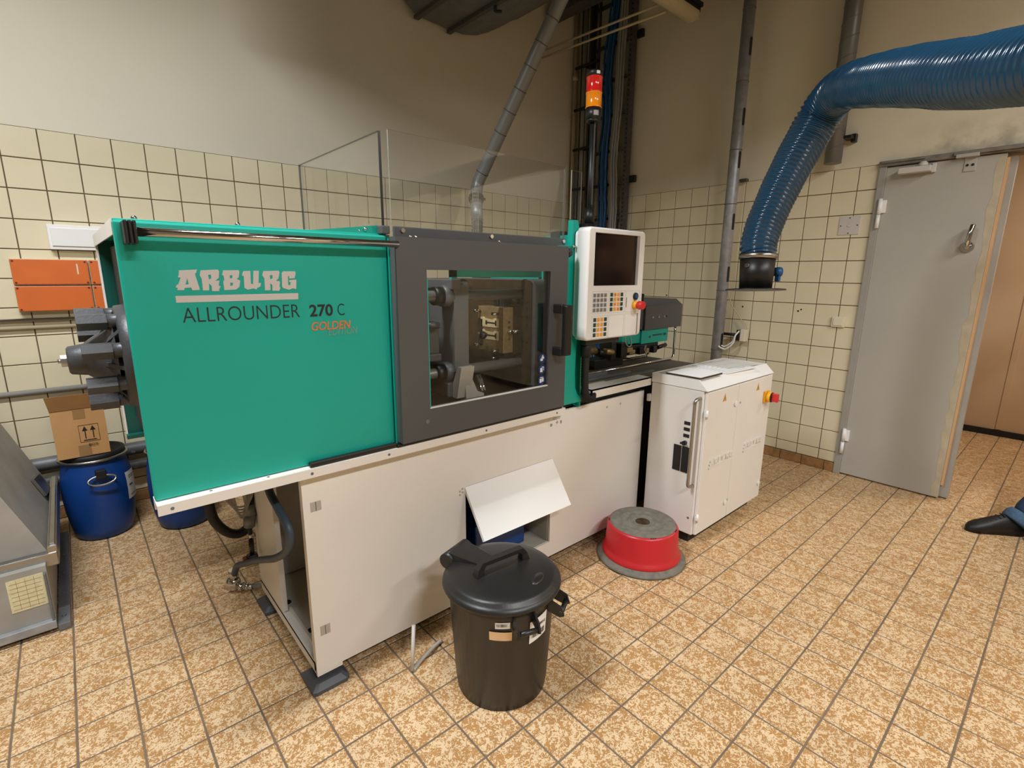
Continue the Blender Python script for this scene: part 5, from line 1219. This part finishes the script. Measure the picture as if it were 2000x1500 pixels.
V = [(*pel, .125, .11), (*p1, .095), (*(p1*.55+k1*.45), .085), (*k1, .068), (*(k1*.5+a1*.5), .066), (*a1, .060), (*p2, .095), (*(p2*.55+k2*.45), .085), (*k2, .068), (*(k2*.5+a2*.5), .066), (*a2, .060)]
skin('jeans', V, [(0, 1), (1, 2), (2, 3), (3, 4), (4, 5), (0, 6), (6, 7), (7, 8), (8, 9), (9, 10)], M['jeans'], pn)
for (an, kn) in ((a1, k1), (a2, k2)):
    d_ = (kn-an).normalized(); c0 = an-d_*.035
    g = MB(); g.tube([c0+d_*.0, c0+d_*.012, c0+d_*.03, c0+d_*.045, c0+d_*.06], .06, n=24, rad=[.062, .066, .067, .066, .060]); g.build('trouser_cuff', M['cuff'], pn)
ch_ = pel+up*.45; nk = pel+up*.56; hd = pel+up*.72
sL, sR = ch_+sdv*-.18+up*.03, ch_+sdv*.18+up*.03
def arm(s, sg): 
    e = s+Vector((0, 0, -.28))+sdv*(.05*sg)-td*.03; w_ = e+Vector((0, 0, -.24))+td*.08
    return e, w_
eL, wL = arm(sL, -1); eR, wR = arm(sR, 1)
V = [(*(pel-up*.02), .17, .14), (*(pel+up*.22), .155, .115), (*ch_, .16, .12), (*nk, .06), (*sL, .065), (*eL, .05), (*wL, .038), (*sR, .065), (*eR, .05), (*wR, .038)]
skin('sweater', V, [(0, 1), (1, 2), (2, 3), (2, 4), (4, 5), (5, 6), (2, 7), (7, 8), (8, 9)], M['shirt'], pn)
V = [(*(pel+up*.40), .07), (*nk, .05), (*(nk+up*.06), .052), (*(hd-up*.04+td*.02), .075, .085), (*(hd+up*.05), .085, .095), (*(hd+up*.10), .06)]
skin('body', V, chain(6), M['skin'], pn)
for (w_, sg_) in ((wL, -1), (wR, 1)):
    V = [(*w_, .028, .022), (*(w_-up*.05), .036, .018), (*(w_-up*.085), .036, .016)]; E_ = [(0, 1), (1, 2)]
    for q, (o_, l_) in enumerate(((-.027, .058), (-.009, .07), (.009, .074), (.027, .064))):
        b_ = len(V); base_ = w_-up*.088+td*o_
        V += [(*base_, .009), (*(base_-up*l_*.5-sdv*(.006*sg_)), .008), (*(base_-up*l_-sdv*(.02*sg_)), .007)]; E_ += [(2, b_), (b_, b_+1), (b_+1, b_+2)]
    b_ = len(V); V += [(*(w_-up*.045+td*.036), .010), (*(w_-up*.075+td*.055), .009), (*(w_-up*.10+td*.058), .008)]; E_ += [(1, b_), (b_, b_+1), (b_+1, b_+2)]
    skin('hand', V, E_, M['skin'], pn)
MB().sphere(hd+up*.055-td*.012, .102, n=20, sc=(.95, .95, .95)).build('hair', M['hair'], pn)
fc = hd+td*.082
MB().sphere(fc+up*.0+td*.012, .014, n=10, sc=(1, 1, 1.4)).sphere(hd+sdv*.088, .02, n=10, sc=(.5, .8, 1.4)).sphere(hd-sdv*.088, .02, n=10, sc=(.5, .8, 1.4)).build('nose_and_ears', M['skin'], pn)
MB().sphere(fc+sdv*.03+up*.02, .009, n=10).sphere(fc-sdv*.03+up*.02, .009, n=10).build('eyes', M['ink'], pn)
MB().sphere(fc-up*.045, .02, n=12, sc=(1, 1, .25)).build('mouth', M['estop'], pn)

# ------------------------------------------------------------------ ceiling lamps (out of the picture); the one behind the camera is added fill
labs = ['long lit tube lamp under ceiling above the camera', 'long lit tube lamp under ceiling towards the door side', 'added frontal fill lamp under ceiling behind the camera']
for (loc, pw, ax), lb_ in zip(LAMPS, labs):
    t = thing('ceiling_lamp', lb_, 'lamp', loc, 'lit ceiling lamps')
    MB().box(loc[0]-.66, loc[0]+.66, loc[1]-.09, loc[1]+.09, loc[2]+.05, loc[2]+.10, .004).cyl((loc[0]-.5, loc[1], loc[2]+.1), (loc[0]-.5, loc[1], H), .006).cyl((loc[0]+.5, loc[1], loc[2]+.1), (loc[0]+.5, loc[1], H), .006).build('lamp_housing', M['white2'], t)
    for s in (-.04, .04): MB().cyl((loc[0]-.62, loc[1]+s, loc[2]+.03), (loc[0]+.62, loc[1]+s, loc[2]+.03), .013).build('lamp_tube', M['tube_emit'], t)
